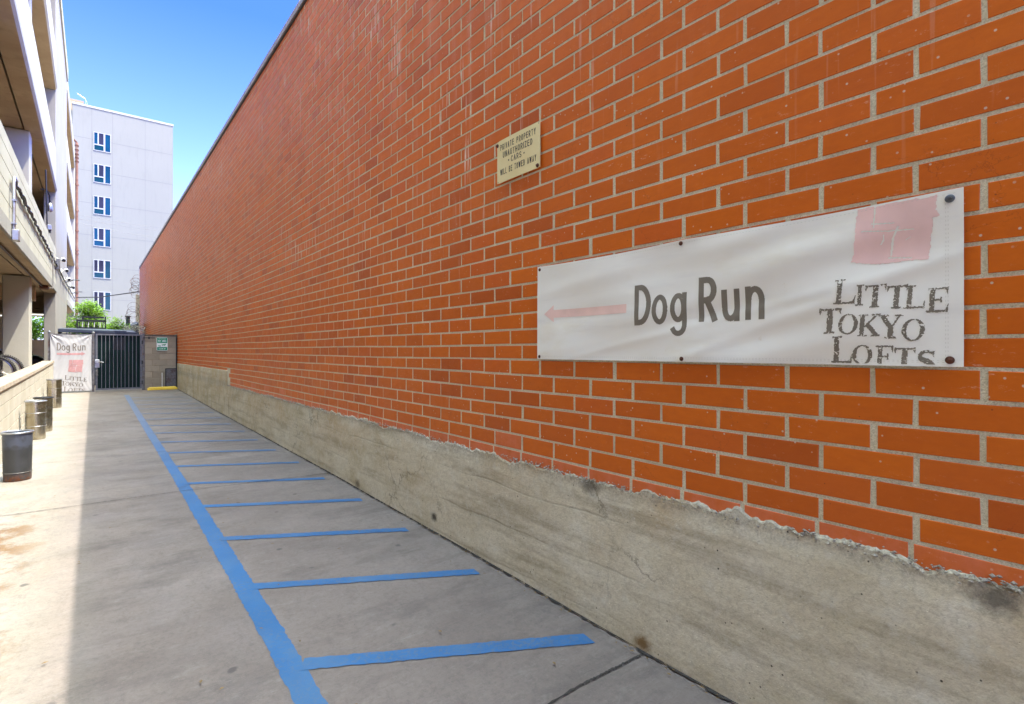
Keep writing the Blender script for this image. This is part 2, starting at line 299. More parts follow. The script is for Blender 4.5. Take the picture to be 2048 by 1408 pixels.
def leafm(name, a, b):
    t = NT(name, .5, 0, .4); t.col(t.ramp(t.attr('tint'), [(0, a), (1, b)]))
    t.b.inputs['Transmission Weight'].default_value = 0
    tr = t.n('ShaderNodeBsdfTranslucent'); mx = t.n('ShaderNodeMixShader'); mx.inputs[0].default_value = .35
    t.put(tr.inputs[0], tuple(min(1, x*1.4) for x in b)); out = t.t.nodes['Material Output']
    t.t.links.new(t.b.outputs[0], mx.inputs[1]); t.t.links.new(tr.outputs[0], mx.inputs[2]); t.t.links.new(mx.outputs[0], out.inputs[0]); return t.m
M['leaf'] = leafm('fresh_green_leaf', (.035,.11,.012), (.22,.38,.04))
M['leaf_pale'] = leafm('pale_leaf', (.20,.20,.14), (.42,.40,.34))
t = NT('lit_tube', .5); t.col((.9,.9,.85)); t.b.inputs['Emission Color'].default_value = (1,.95,.85,1); t.b.inputs['Emission Strength'].default_value = .35; M['tube'] = t.m

# ------------------------------------------------------------------ geometry helpers
def tag(o, label=None, cat=None, group=None, kind=None):
    if label: o['label'] = label
    if cat: o['category'] = cat
    if group: o['group'] = group
    if kind: o['kind'] = kind
    return o
def empty(name, loc=(0,0,0), rz=0, label=None, cat=None, group=None):
    o = bpy.data.objects.new(name, None); o.location = loc; o.rotation_euler = (0, 0, rz); o.empty_display_size = .2
    COL.objects.link(o); return tag(o, label, cat, group)
class MB:
    """collects simple shapes in one coordinate frame"""
    def __init__(s): s.v = []; s.f = []; s.a = []
    def add(s, vs, fs, tint=0.0):
        n = len(s.v); s.v += [tuple(v) for v in vs]; s.f += [tuple(i+n for i in f) for f in fs]; s.a += [tint]*len(vs); return s
    def box(s, x0, x1, y0, y1, z0, z1, tint=0.0, bev=0.0):
        if bev <= 0:
            return s.add([(x0,y0,z0),(x1,y0,z0),(x1,y1,z0),(x0,y1,z0),(x0,y0,z1),(x1,y0,z1),(x1,y1,z1),(x0,y1,z1)],
                [(0,3,2,1),(4,5,6,7),(0,1,5,4),(1,2,6,5),(2,3,7,6),(3,0,4,7)], tint)
        b = bev; vs = []; 
        for zz, ins in ((z0, b), (z0+b, 0), (z1-b, 0), (z1, b)):
            a0, a1, c0, c1 = x0+ins, x1-ins, y0+ins, y1-ins; q = b if not ins else b*.4
            vs += [(a0+q,c0,zz),(a1-q,c0,zz),(a1,c0+q,zz),(a1,c1-q,zz),(a1-q,c1,zz),(a0+q,c1,zz),(a0,c1-q,zz),(a0,c0+q,zz)]
        fs = [tuple(reversed(range(8))), tuple(range(24, 32))]
        for k in range(3):
            for i in range(8): j = (i+1) % 8; fs.append((k*8+i, k*8+j, k*8+8+j, k*8+8+i))
        return s.add(vs, fs, tint)
    def hexa(s, p): # 8 points like box order
        return s.add(p, [(0,3,2,1),(4,5,6,7),(0,1,5,4),(1,2,6,5),(2,3,7,6),(3,0,4,7)])
    def tube(s, pts, r, n=10, closed=False, cap=True):
        pts = [Vector(p) for p in pts]; m = len(pts); rr = r if isinstance(r, (list, tuple)) else [r]*m; vs = []; up = None
        for i, p in enumerate(pts):
            if closed: d = pts[(i+1) % m]-pts[i-1]
            else: d = pts[min(i+1, m-1)]-pts[max(i-1, 0)]
            d.normalize()
            if up is None: up = Vector((0,0,1)) if abs(d.z) < .9 else Vector((1,0,0))
            a = d.cross(up).normalized(); up = a.cross(d).normalized()
            for k in range(n):
                q = 2*math.pi*k/n; vs.append(p+(a*math.cos(q)+up*math.sin(q))*rr[i])
        fs = []
        for i in range(m if closed else m-1):
            for k in range(n):
                k2 = (k+1) % n; j = (i+1) % m; fs.append((i*n+k, i*n+k2, j*n+k2, j*n+k))
        if cap and not closed: fs += [tuple(reversed(range(n))), tuple(range((m-1)*n, m*n))]
        return s.add(vs, fs)
    def lathe(s, c, prof, n=32, ax='z', cap=True, sx=1.0):
        vs = []; 
        for r, h in prof:
            for k in range(n):
                q = 2*math.pi*k/n; a, b = r*math.cos(q)*sx, r*math.sin(q)
                vs.append({'z': (c[0]+a, c[1]+b, c[2]+h), 'x': (c[0]+h, c[1]+a, c[2]+b), 'y': (c[0]+a, c[1]+h, c[2]+b)}[ax])
        fs = []
        for i in range(len(prof)-1):
            for k in range(n): k2 = (k+1) % n; fs.append((i*n+k, i*n+k2, (i+1)*n+k2, (i+1)*n+k))
        if cap: fs += [tuple(reversed(range(n))), tuple(range((len(prof)-1)*n, len(prof)*n))]
        return s.add(vs, fs)
    def build(s, name, mat, parent=None, smooth=False, label=None, tint=False, fix=True):
        me = bpy.data.meshes.new(name)
        loc = Vector(parent.location) if (parent and s_world(parent)) else Vector((0,0,0))
        me.from_pydata([(v[0]-loc.x, v[1]-loc.y, v[2]-loc.z) for v in s.v], [], s.f); me.update()
        if tint:
            at = me.attributes.new('tint', 'FLOAT', 'POINT'); at.data.foreach_set('value', s.a)
        if fix:
            import bmesh
            bm = bmesh.new(); bm.from_mesh(me); bmesh.ops.recalc_face_normals(bm, faces=bm.faces); bm.to_mesh(me); bm.free()
        if smooth:
            me.polygons.foreach_set('use_smooth', [True]*len(me.polygons))
            try: me.set_sharp_from_angle(angle=math.radians(40))
            except Exception: pass
        me.materials.append(mat if not isinstance(mat, str) else M[mat])
        o = bpy.data.objects.new(name, me); COL.objects.link(o)
        if parent: o.parent = parent
        if label: o['label'] = label
        return o
def s_world(p): return not p.get('_local')
def abs_parent(p):  # world position of a part that carries sub-parts
    return p
def sub(name, mb, mat, part, **k):  # sub-part: part meshes sit at their parent's location, so shift by that thing's base
    base = part.parent.location
    o = MB(); o.v = [(v[0]-base.x, v[1]-base.y, v[2]-base.z) for v in mb.v]; o.f = mb.f; o.a = mb.a
    part['_local'] = 1; r = o.build(name, mat, part, **k); del part['_local']; return r

# ------------------------------------------------------------------ writing: strokes rasterised into small mesh cells
def arc(cx, cy, rx, ry, a0, a1, n=14): return [(cx+rx*math.cos(math.radians(a0+(a1-a0)*i/n)), cy+ry*math.sin(math.radians(a0+(a1-a0)*i/n))) for i in range(n+1)]
SANS = {
 'A': [[(0,0),(.5,1),(1,0)], [(.2,.32),(.8,.32)]], 'B': [[(0,0),(0,1)], [(0,1)]+arc(.5,.77,.45,.23,90,-90)+[(0,.54)], [(0,.54)]+arc(.5,.27,.5,.27,90,-90)+[(0,0)]],
 'C': [arc(.5,.5,.5,.5,50,310,22)], 'D': [[(0,0),(0,1)], [(0,1)]+arc(.3,.5,.7,.5,90,-90,20)+[(0,0)]],
 'E': [[(1,1),(0,1),(0,0),(1,0)], [(0,.52),(.85,.52)]], 'F': [[(1,1),(0,1),(0,0)], [(0,.52),(.85,.52)]], 'G': [arc(.5,.5,.5,.5,50,350,22)+[(1,.45),(.6,.45)]],
 'H': [[(0,0),(0,1)], [(1,0),(1,1)], [(0,.5),(1,.5)]], 'I': [[(.5,0),(.5,1)]], 'L': [[(0,1),(0,0),(1,0)]], 'N': [[(0,0),(0,1)], [(0,1),(1,0)], [(1,0),(1,1)]],
 'O': [arc(.5,.5,.5,.5,0,360,28)], 'P': [[(0,0),(0,1)], [(0,1)]+arc(.5,.74,.5,.26,90,-90)+[(0,.48)]], 'R': [[(0,0),(0,1)], [(0,1)]+arc(.5,.74,.5,.26,90,-90)+[(0,.48)], [(.45,.48),(1,0)]],
 'S': [arc(.5,.75,.48,.25,30,270,14)+arc(.5,.25,.5,.25,90,-150,14)], 'T': [[(0,1),(1,1)], [(.5,1),(.5,0)]], 'U': [[(0,1),(0,.3)]+arc(.5,.3,.5,.3,180,360)+[(1,.3),(1,1)]],
 'V': [[(0,1),(.5,0),(1,1)]], 'W': [[(0,1),(.25,0),(.5,.9),(.75,0),(1,1)]], 'Y': [[(0,1),(.5,.45),(1,1)], [(.5,.45),(.5,0)]], 'Z': [[(0,1),(1,1),(0,0),(1,0)]],
 'o': [arc(.5,.5,.5,.5,0,360,28)], 'g': [arc(.48,.53,.48,.47,0,360,26), [(1,1),(1,-.18)]+arc(.5,-.18,.5,.30,0,-150)], 'u': [[(0,1),(0,.42)]+arc(.5,.42,.5,.42,180,360)+[(1,.42),(1,1)], [(1,.3),(1,0)]],
 'n': [[(0,0),(0,1)], [(0,.58)]+arc(.5,.58,.5,.42,165,0)+[(1,.58),(1,0)]], '.': [[(.5,.42),(.5,.58)]]}
def L_(x0,y0,x1,y1,w,w2=None): return ((x0,y0),(x1,y1),w,w if w2 is None else w2)
SERIF = {  # ((x0,y0),(x1,y1), width at start, width at end) in a unit box
 'L': [L_(.26,0,.26,1,.22), L_(.04,.97,.50,.97,.06), L_(.02,.035,.80,.035,.07), L_(.62,.03,.95,.05,.06,.12), L_(.90,.02,.97,.32,.14,.02)],
 'I': [L_(.5,0,.5,1,.40), L_(.05,.97,.95,.97,.07), L_(.05,.03,.95,.03,.07)],
 'T': [L_(.5,0,.5,.98,.26), L_(.06,.95,.94,.95,.08), L_(.06,1.0,.02,.74,.16,.02), L_(.94,1.0,.99,.74,.16,.02), L_(.26,.03,.74,.03,.07)],
 'E': [L_(.26,0,.26,1,.22), L_(.04,.965,.86,.965,.07), L_(.04,.035,.90,.035,.08), L_(.26,.5,.66,.5,.07), L_(.86,1,.92,.72,.14,.02), L_(.88,.0,.97,.32,.16,.02), L_(.66,.62,.66,.38,.07)],
 'F': [L_(.30,0,.30,1,.24), L_(.04,.965,.90,.965,.07), L_(.10,.035,.58,.035,.07), L_(.30,.5,.72,.5,.07), L_(.88,1,.96,.70,.14,.02), L_(.70,.64,.70,.36,.09)],
 'K': [L_(.20,0,.20,1,.20), L_(.02,.97,.44,.97,.06), L_(.02,.03,.44,.03,.06), L_(.28,.40,.80,.95,.07,.09), L_(.40,.56,.86,.04,.20,.16), L_(.60,.97,.98,.97,.06), L_(.62,.03,1.0,.03,.06)],
 'Y': [L_(.16,.96,.52,.44,.20,.18), L_(.86,.96,.54,.44,.07), L_(.52,0,.52,.48,.22), L_(.0,.97,.42,.97,.06), L_(.66,.97,1.0,.97,.06), L_(.28,.03,.78,.03,.07)],
 'O': 'O', 'S': 'S'}
class Raster:
    def __init__(s, w, h, cell, seed=1):
        s.c = cell; s.nx = int(w/cell)+1; s.ny = int(h/cell)+1
        s.x, s.y = np.meshgrid((np.arange(s.nx)+.5)*cell, (np.arange(s.ny)+.5)*cell); s.m = np.zeros(s.x.shape, bool); s.r = np.random.RandomState(seed)
    def vnoise(s, size, seed):
        r = np.random.RandomState(seed); gx = s.x/size; gy = s.y/size; g = r.rand(int(gy.max())+3, int(gx.max())+3)
        ix = gx.astype(int); iy = gy.astype(int); fx = gx-ix; fy = gy-iy; fx = fx*fx*(3-2*fx); fy = fy*fy*(3-2*fy)
        return (g[iy,ix]*(1-fx)+g[iy,ix+1]*fx)*(1-fy)+(g[iy+1,ix]*(1-fx)+g[iy+1,ix+1]*fx)*fy
    def seg(s, p, q, w0, w1=None, ext=0.0, rnd=False, X=None, Y=None):
        w1 = w0 if w1 is None else w1; X = s.x if X is None else X; Y = s.y if Y is None else Y
        dx, dy = q[0]-p[0], q[1]-p[1]; L = math.hypot(dx, dy)+1e-9
        if L < 1e-6: return np.zeros(X.shape, bool)
        dx /= L; dy /= L
        a = (X-p[0])*dx+(Y-p[1])*dy; d = np.abs(-(X-p[0])*dy+(Y-p[1])*dx); w = w0+(w1-w0)*np.clip(a/L, 0, 1)
        m = (a >= -ext) & (a <= L+ext) & (d <= w/2)
        if rnd: m |= np.hypot(X-q[0], Y-q[1]) <= w1/2
        return m
    def glyph(s, ch, x, y, w, h, st):
        st_ = st
        for pl in SANS[ch]:
            if ch in 'I.' : P = [(x+w/2, y+st/2+(h-st)*b) for a, b in pl]
            else: P = [(x+st/2+(w-st)*a, y+st/2+(h-st)*b) for a, b in pl]
            P = [p for i, p in enumerate(P) if i == 0 or math.dist(p, P[i-1]) > 1e-5]
            for i in range(len(P)-1):
                last = i == len(P)-2
                m = s.seg(P[i], P[i+1], st_, rnd=not last)
                if i == 0: m |= s.seg(P[i], ((P[i][0]*2-P[i+1][0]), (P[i][1]*2-P[i+1][1])), 0) | s.cap(P[0], P[1], st_)
                if last: m |= s.cap(P[-1], P[-2], st_)
                s.m |= m
    def cap(s, p, q, w):
        dx, dy = q[0]-p[0], q[1]-p[1]; L = math.hypot(dx, dy)+1e-9; e = (p[0]-dx/L*w/2, p[1]-dy/L*w/2); return s.seg(e, p, w)
    def text(s, txt, x, y, w, h, st, ratio=.55, gap=.16):
        wid = []
        for ch in txt: wid.append({' ': .38, 'I': st/h, '.': .3, 'W': ratio*1.35}.get(ch, ratio))
        tot = sum(wid)+gap*(len(txt)-1); k = w/(tot*h); cx = x
        for ch, q in zip(txt, wid):
            if ch != ' ': s.glyph(ch, cx, y, q*h*k, h, st)
            cx += (q+gap)*h*k
    def serif(s, ch, x, y, w, h, slant=.10, wear=.70):
        n1 = s.vnoise(h*.05, 3)-.5; n2 = s.vnoise(h*.05, 4)-.5
        X = (s.x-x-slant*(s.y-y)*.6+n1*h*.035)/w; Y = (s.y-y+n2*h*.035)/h
        if ch == 'O':
            m = (((X-.5)/.5)**2+((Y-.5)/.5)**2 <= 1) & (((X-.5)/.30)**2+((Y-.5)/.44)**2 > 1)
        elif ch == 'S':
            m = np.zeros(X.shape, bool); P = arc(.5,.74,.36,.22,20,250,12)+arc(.5,.26,.36,.22,70,-160,12)
            for i in range(len(P)-1):
                t = abs(i/(len(P)-2)-.5)*2; ww = .26-.16*t; m |= s.seg(P[i], P[i+1], ww, ww, rnd=True, X=X, Y=Y)
            m |= s.seg((.84,.98),(.86,.68),.12,.03,X=X,Y=Y) | s.seg((.14,.30),(.12,.0),.03,.12,X=X,Y=Y)
        else:
            m = np.zeros(X.shape, bool)
            for p, q, a, b in SERIF[ch]: 
                if abs(p[0]-q[0]) < 1e-6: m |= (np.abs(X-p[0]) <= a/2) & (Y >= min(p[1], q[1])) & (Y <= max(p[1], q[1]))
                elif abs(p[1]-q[1]) < 1e-6: m |= (np.abs(Y-p[1]) <= a/2) & (X >= min(p[0], q[0])) & (X <= max(p[0], q[0]))
                else: m |= s.seg(p, q, a, b, X=X, Y=Y)
        worn = (s.vnoise(h*.045, 7)*.6+s.vnoise(h*.09, 8)*.4 > wear) & (s.vnoise(h*.5, 9) > .34)
        s.m |= m & ~worn
    def mesh(s, name, mat, parent, fn, off, maxrun=.03, label=None, keep=None):
        m = s.m if keep is None else (s.m & keep); mb_v = []; mb_f = []; mx = max(1, int(maxrun/s.c))
        for j in range(s.ny):
            row = m[j]; i = 0
            while i < s.nx:
                if not row[i]: i += 1; continue
                k = i
                while k < s.nx and row[k] and k-i < mx: k += 1
                n = len(mb_v); x0, x1, y0, y1 = i*s.c, k*s.c, j*s.c, (j+1)*s.c
                mb_v += [fn(x0,y0,off), fn(x1,y0,off), fn(x1,y1,off), fn(x0,y1,off)]; mb_f.append((n,n+1,n+2,n+3)); i = k
        q = MB(); q.v = mb_v; q.f = mb_f; q.a = [0]*len(mb_v); return q.build(name, mat, parent, label=label, fix=False)

# ================================================================== SETTING: pavement
pav = MB()
ys = [-300, -60, -30] + [i*.5 for i in range(-10, 60)] + [40, 60, 100, 200, 700]
xs = [-500, -60, -12, -4, -1, 0, 1, 2.6, 12, 60, 500]
for y in ys:
    for x in xs: pav.v.append((x, y, gz(y) if y > -60 else -.25)); pav.a.append(0)
for j in range(len(ys)-1):
    for i in range(len(xs)-1): a = j*len(xs)+i; pav.f.append((a, a+1, a+len(xs)+1, a+len(xs)))
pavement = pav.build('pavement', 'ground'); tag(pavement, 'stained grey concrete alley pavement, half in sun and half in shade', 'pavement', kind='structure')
def strip(pl, pr, lift, jag=0.0, step=.06, rs=RS):
    """ribbon between two polylines, draped on the ground"""
    mb = MB(); n = 0; L = math.dist(pl[0], pl[-1]); N = max(2, int(L/step))
    def at(p, t):
        t *= len(p)-1; i = min(int(t), len(p)-2); f = t-i; return (p[i][0]+(p[i+1][0]-p[i][0])*f, p[i][1]+(p[i+1][1]-p[i][1])*f)
    for i in range(N+1):
        a = at(pl, i/N); b = at(pr, i/N); dx, dy = b[0]-a[0], b[1]-a[1]; d = math.hypot(dx, dy)+1e-9
        ja, jb = rs.uniform(-jag, jag), rs.uniform(-jag, jag)
        a = (a[0]-dx/d*ja, a[1]-dy/d*ja); b = (b[0]+dx/d*jb, b[1]+dy/d*jb)
        mb.v += [(a[0], a[1], gz(a[1])+lift), (b[0], b[1], gz(b[1])+lift)]; mb.a += [0, 0]
        if i: mb.f.append((2*i-2, 2*i-1, 2*i+1, 2*i))
    return mb
ll = [(.675, -.5), (.68, 1.2), (.685, 2.37), (.70, 2.7), (.71, 6.0), (.715, 7.9), (.715, 12), (.72, 19.1)]
lr = [(.785, -.5), (.79, 1.2), (.795, 2.29), (.815, 2.67), (.825, 5.73), (.82, 7.67), (.825, 12), (.84, 19.03)]
def resamp(p, n=60):
    yy = np.linspace(p[0][1], p[-1][1], n); return [(float(np.interp(y, [q[1] for q in p], [q[0] for q in p])), float(y)) for y in yy]
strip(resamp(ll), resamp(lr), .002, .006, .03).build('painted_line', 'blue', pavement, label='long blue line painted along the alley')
bars = [(.80,2.63,2.12,1.92,.094)] + [(.80,2.63+1.02*k,2.10,1.93+1.02*k,.085) for k in range(1, 16)]
for k, (x0, y0, x1, y1, w) in enumerate(bars):
    if k > 7: y0 += .02*(k-7); y1 += .03*(k-7)
    dx, dy = x1-x0, y1-y0; L = math.hypot(dx, dy); nx, ny = -dy/L*w/2, dx/L*w/2
    e = RS.uniform(-.02, .03)
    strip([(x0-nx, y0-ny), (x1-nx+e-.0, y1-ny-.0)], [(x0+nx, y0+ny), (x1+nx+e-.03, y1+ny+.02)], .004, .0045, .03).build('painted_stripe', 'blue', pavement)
joints = [([(-.95,1.64),(.7,1.66),(1.75,1.69),(2.23,1.66)], .007), ([(-.95,6.43),(-.08,6.40),(.69,6.39),(2.22,6.22)], .005), ([(-.95,8.93),(.71,8.87),(2.22,8.78)], .004),
          ([(-.95,12.6),(2.22,12.5)], .004), ([(-.95,16.3),(2.22,16.2)], .005), ([(-.95,19.9),(2.22,19.9)], .005)]
for p, w in joints:
    strip([(a, b-w) for a, b in p], [(a, b+w) for a, b in p], .0065, w*.7, .02).build('expansion_joint', 'joint', pavement)
mb = strip([(2.205,y) for y in (-2,20.8)], [(2.235,y) for y in (-2,20.8)], .009, .012, .03); mb.build('dirt_seam', 'joint', pavement)
# loose grit and leaves
lit = MB()
for i in range(420):
    y = random.uniform(.8, 12) if i < 240 else random.uniform(1, 19)
    x = 2.2-abs(random.gauss(0, .03)) if i < 240 else random.uniform(-.85, 2.1)
    s_ = random.uniform(.002, .008)*(1 if i < 240 else 1.25); a = random.uniform(0, 6.28); z = gz(y)+.014
    c_, n_ = math.cos(a)*s_*2, math.sin(a)*s_*2
    lit.add([(x-c_,y-n_,z),(x+n_*.4,y-c_*.4,z+.002),(x+c_,y+n_,z+.001),(x-n_*.4,y+c_*.4,z+.003)], [(0,1,2,3)])
tag(lit.build('litter', 'litter'), 'scattered dry leaf bits and grit on the alley floor', 'litter', kind='stuff')

# ================================================================== brick building
bb = empty('brick_building', (WX, 0, 0), 0, 'long orange painted brick building above a bare concrete base', 'building')
C_, LB = .1016, .3048
bed0 = EYE-.0614          # a bed joint height
Y1 = 38.96; YS = -4.0
PL = .84; PL2 = 1.15; YSTEP = 12.4
V = []; F = []; tint = []; lowv = []
rb = np.random.RandomState(5)
k0 = -7; nrow = 52
def bedwave(y, k): return .0035*math.sin(y*.9+k*1.7)+.002*math.sin(y*2.3+k)
for k in range(k0, nrow):
    zb = bed0+k*C_; zt = zb+C_
    phase = .660 if (k % 2) else .537-.005
    y = YS+((phase-YS) % LB)
    if k == k0: y = YS+((.660+.19-YS) % LB)
    while y < Y1:
        j0, j1 = rb.uniform(.0065, .0115), rb.uniform(.0065, .0115)
        ya, yb = y+j0, min(y+LB-j1, Y1)
        if rb.rand() < .03: yb -= .006
        if yb-ya > .03:
            tl, br_ = rb.uniform(.0058, .0084), rb.uniform(.0058, .0084)
            yc = (ya+yb)/2; top = walltop(yc)-.002
            lo = PL2 if yc > YSTEP else PL
            if zt > lo+.02 and zb < top-.02 and not (yc < YSTEP < yb and zb < PL2):
                c4 = []
                for (yy, zz, sgn) in ((ya, zb+br_, 1), (yb, zb+br_, 1), (yb, zt-tl, -1), (ya, zt-tl, -1)):
                    zz = zz+bedwave(yy, k if sgn > 0 else k+1)+rb.uniform(-.0012, .0012); yy += rb.uniform(-.0015, .0015)
                    c4.append((yy, min(max(zz, lo-.03), walltop(yy)-.002)))
                fx = WX+rb.uniform(-.0012, .0008); tx = rb.uniform(-.0007, .0007); bv = .0018
                cy = sum(p[0] for p in c4)/4; cz = sum(p[1] for p in c4)/4; n = len(V)
                sg = [(1,1),(-1,1),(-1,-1),(1,-1)]
                for (yy, zz), (sy, sz) in zip(c4, sg): V.append((fx+tx*sy, yy+sy*bv, zz+sz*bv))
                for yy, zz in c4: V.append((fx+.0016, yy, zz))
                for yy, zz in c4: V.append((WX+.013, yy, zz))
                F += [(n, n+3, n+2, n+1)]
                for a in range(4):
                    b = (a+1) % 4; F += [(n+a, n+b, n+4+b, n+4+a), (n+4+a, n+4+b, n+8+b, n+8+a)]
                q = rb.rand(); tint += [q]*12; lowv += [1.0 if (k == k0) or (k == k0+1 and rb.rand() < .15) else 0.0]*12
        y += LB
me = bpy.data.meshes.new('brick_face'); me.from_pydata([(v[0]-WX, v[1], v[2]) for v in V], [], F); me.update()
for nm, dat in (('tint', tint), ('low', lowv)):
    at = me.attributes.new(nm, 'FLOAT', 'POINT'); at.data.foreach_set('value', dat)
me.materials.append(M['brick']); o = bpy.data.objects.new('brick_face', me); COL.objects.link(o); o.parent = bb
# mortar backing with slightly uneven face
mb = MB()
def prism(mb, x0, x1, ya, yb, zb_, zt_, n=40):
    for i in range(n):
        a, b = ya+(yb-ya)*i/n, ya+(yb-ya)*(i+1)/n
        mb.add([(x0,a,zb_(a)),(x0,b,zb_(b)),(x0,b,zt_(b)),(x0,a,zt_(a))], [(0,1,2,3)])
    mb.add([(x0,yb,zb_(yb)),(x1,yb,zb_(yb)),(x1,yb,zt_(yb)),(x0,yb,zt_(yb))], [(0,1,2,3)])
    mb.add([(x0,ya,zb_(ya)),(x1,ya,zb_(ya)),(x1,ya,zt_(ya)),(x0,ya,zt_(ya))], [(0,3,2,1)])
prism(mb, WX+.0032, 14, YS, Y1, lambda y: .6, lambda y: walltop(y)); mb.build('mortar', 'mortar', bb, fix=False)
mb = MB(); mb.hexa([(WX+.3,-14,-.5),(14,-14,-.5),(14,Y1-.01,-.5),(WX+.3,Y1-.01,-.5),(WX+.3,-14,walltop(-14)-.25),(14,-14,walltop(-14)-.25),(14,Y1-.01,walltop(Y1)-.25),(WX+.3,Y1-.01,walltop(Y1)-.25)]); mb.build('roof', 'cap', bb)
mb = MB(); mb.hexa([(WX,-14,-.5),(WX+.29,-14,-.5),(WX+.29,YS,-.5),(WX,YS,-.5),(WX,-14,walltop(-14)),(WX+.29,-14,walltop(-14)),(WX+.29,YS,walltop(YS)),(WX,YS,walltop(YS))]); mb.build('rear_wall', 'brick', bb)
mb = MB()
yy = -14
while yy < Y1:
    yn = min(yy+3.05, Y1+.02)
    a, b = walltop(yy)-.012, walltop(yn-.012)-.012
    mb.hexa([(WX-.03,yy,a-.055),(WX+.32,yy,a-.055),(WX+.32,yn-.012,b-.055),(WX-.03,yn-.012,b-.055),(WX-.03,yy,a+.03),(WX+.32,yy,a+.03),(WX+.32,yn-.012,b+.03),(WX-.03,yn-.012,b+.03)])
    yy = yn
mb.build('coping', simple('weathered_metal_flashing', (.34,.31,.33), .5, .4, .2, 5, .1), bb)
mb = MB(); mb.hexa([(WX-.012,-14,walltop(-14)-.095),(WX+.0,-14,walltop(-14)-.095),(WX+.0,Y1,walltop(Y1)-.095),(WX-.012,Y1,walltop(Y1)-.095),(WX-.012,-14,walltop(-14)-.068),(WX,-14,walltop(-14)-.068),(WX,Y1,walltop(Y1)-.068),(WX-.012,Y1,walltop(Y1)-.068)])
mb.build('drip_strip', 'black_metal', bb)
# plinth, with crumbled top edge
mb = MB(); NY = 1100; zsec = [0, .15, .3, .45, .6, .75, .9, 1.0]
rp = np.random.RandomState(3); w1 = np.convolve(rp.randn(NY+60), np.ones(9)/9, 'same')[:NY+1]; w2 = rp.randn(NY+1); w3 = np.convolve(rp.randn(NY+90), np.ones(40)/40, 'same')[:NY+1]
yv = np.linspace(-14, Y1, 400).tolist(); yv = [y for y in yv if y < -.5]+np.linspace(-.5, YSTEP-.001, NY).tolist()+np.linspace(YSTEP+.001, Y1, 260).tolist()
for j, y in enumerate(yv):
    top = PL if y < YSTEP else PL2
    if -.5 <= y < YSTEP: i = min(j, NY) % NY; top += .030*w1[i]+.0025*w2[i]+.045*w3[i]
    else: top += .012*w1[j % NY]
    g = gz(y)-.1
    for i, s_ in enumerate(zsec): 
        z = g+(top-g)*s_; mb.v.append((WX-.011+(.005 if s_ == 1 else 0)+.002*math.sin(y*2.1+s_*4), y, z)); mb.a.append(0)
    mb.v.append((WX+.003, y, top+.016)); mb.a.append(0)
R = len(zsec)+1
for j in range(len(yv)-1):
    for i in range(R-1): a = j*R+i; mb.f.append((a, a+1, a+R+1, a+R))
mb.f.append(tuple(range((len(yv)-1)*R, len(yv)*R)))
mb.build('plinth', 'plinth', bb, fix=False)
# crumbled mortar lumps on the ledge
mb = MB()
for i in range(2600):
    y = .2+(YSTEP-.2)*(random.random()**1.3)*1.0; s_ = random.uniform(.0015, .0055)*(1+.4*(y > 5))
    dz = random.gauss(0, .010); big = math.sin(y*3.1)+math.sin(y*7.7+1) > .3
    if big: s_ *= 1.3; dz += .006
    i_ = int((y+.5)/(YSTEP-.001+.5)*(NY-1)); i_ = min(max(i_, 0), NY-1); j_ = i_+len([q for q in () ])
    c = Vector((WX-.006+random.uniform(-.006, .008), y, PL+dz+.002))
    R3 = [Vector((random.gauss(0,1), random.gauss(0,1), random.gauss(0,1))).normalized()*s_*random.uniform(.7, 1.3) for _ in range(1)]
    vs = [c+Vector(d)*s_*random.uniform(.6, 1.3) for d in ((1,0,0),(-1,0,0),(0,1.5,0),(0,-1.5,0),(0,0,1),(0,0,-1))]
    mb.add(vs, [(0,2,4),(2,1,4),(1,3,4),(3,0,4),(2,0,5),(1,2,5),(3,1,5),(0,3,5)])
mb.build('crumbled_edge', 'rubble', bb)

# ================================================================== dog run banner on the brick wall
BW, BH, BY, BZ = 2.094, .588, 2.496, 1.531
def bdisp(s, t):
    e = min(s, BW-s, .25)/.25; u = s*.35+t
    d = .0034*math.sin(7*s+9*t)+.0018*math.sin(19*t-5*s+1)+.0022*math.sin(34*(t-.28*s)+2)*math.exp(-((s-1.45)/.5)**2)+.0007*math.sin(50*(t-.1*s))
    d += .003*math.exp(-(((t-.35*s+.35)/.03)**2))+.002*math.exp(-(((t-.2*s+.05)/.02)**2))
    return .014+d*(.35+.65*e)
def btop(s): return BH-.010*math.sin(math.pi*min(s, 1.05)/1.05)*(s < 1.05)-.006*math.sin(math.pi*(s-1.05)/1.05)*(s >= 1.05)
def bfn(s, t, off=0): 
    tt = t/BH*btop(s); return (WX-bdisp(s, tt)-off, BY-s, BZ+tt)
ban = empty('banner', (WX, BY-BW/2, BZ), 0, 'long white vinyl banner reading Dog Run with pink arrow, bolted to brick wall', 'banner')
mb = MB(); NS, NTt = 210, 60
for side in (0, 1):
    for j in range(NTt+1):
        for i in range(NS+1):
            p = bfn(BW*i/NS, BH*j/NTt, 0 if side == 0 else -.0012); mb.v.append(p); mb.a.append(0)
n1 = (NS+1)*(NTt+1)
for j in range(NTt):
    for i in range(NS): a = j*(NS+1)+i; mb.f += [(a, a+1, a+NS+2, a+NS+1), (n1+a, n1+a+NS+1, n1+a+NS+2, n1+a+1)]
for i in range(NS):
    for j in (0, NTt): a = j*(NS+1)+i; mb.f.append((a, a+n1, a+n1+1, a+1))
for j in range(NTt):
    for i in (0, NS): a = j*(NS+1)+i; mb.f.append((a, a+NS+1, a+NS+1+n1, a+n1))
sheet = mb.build('sheet', 'vinyl', ban, smooth=True)
r = Raster(BW, BH, .0016)
SX = .0285
r.glyph('D', .769, .188, .103, .211, SX); r.glyph('o', .878, .186, .092, .150, SX*.9); 
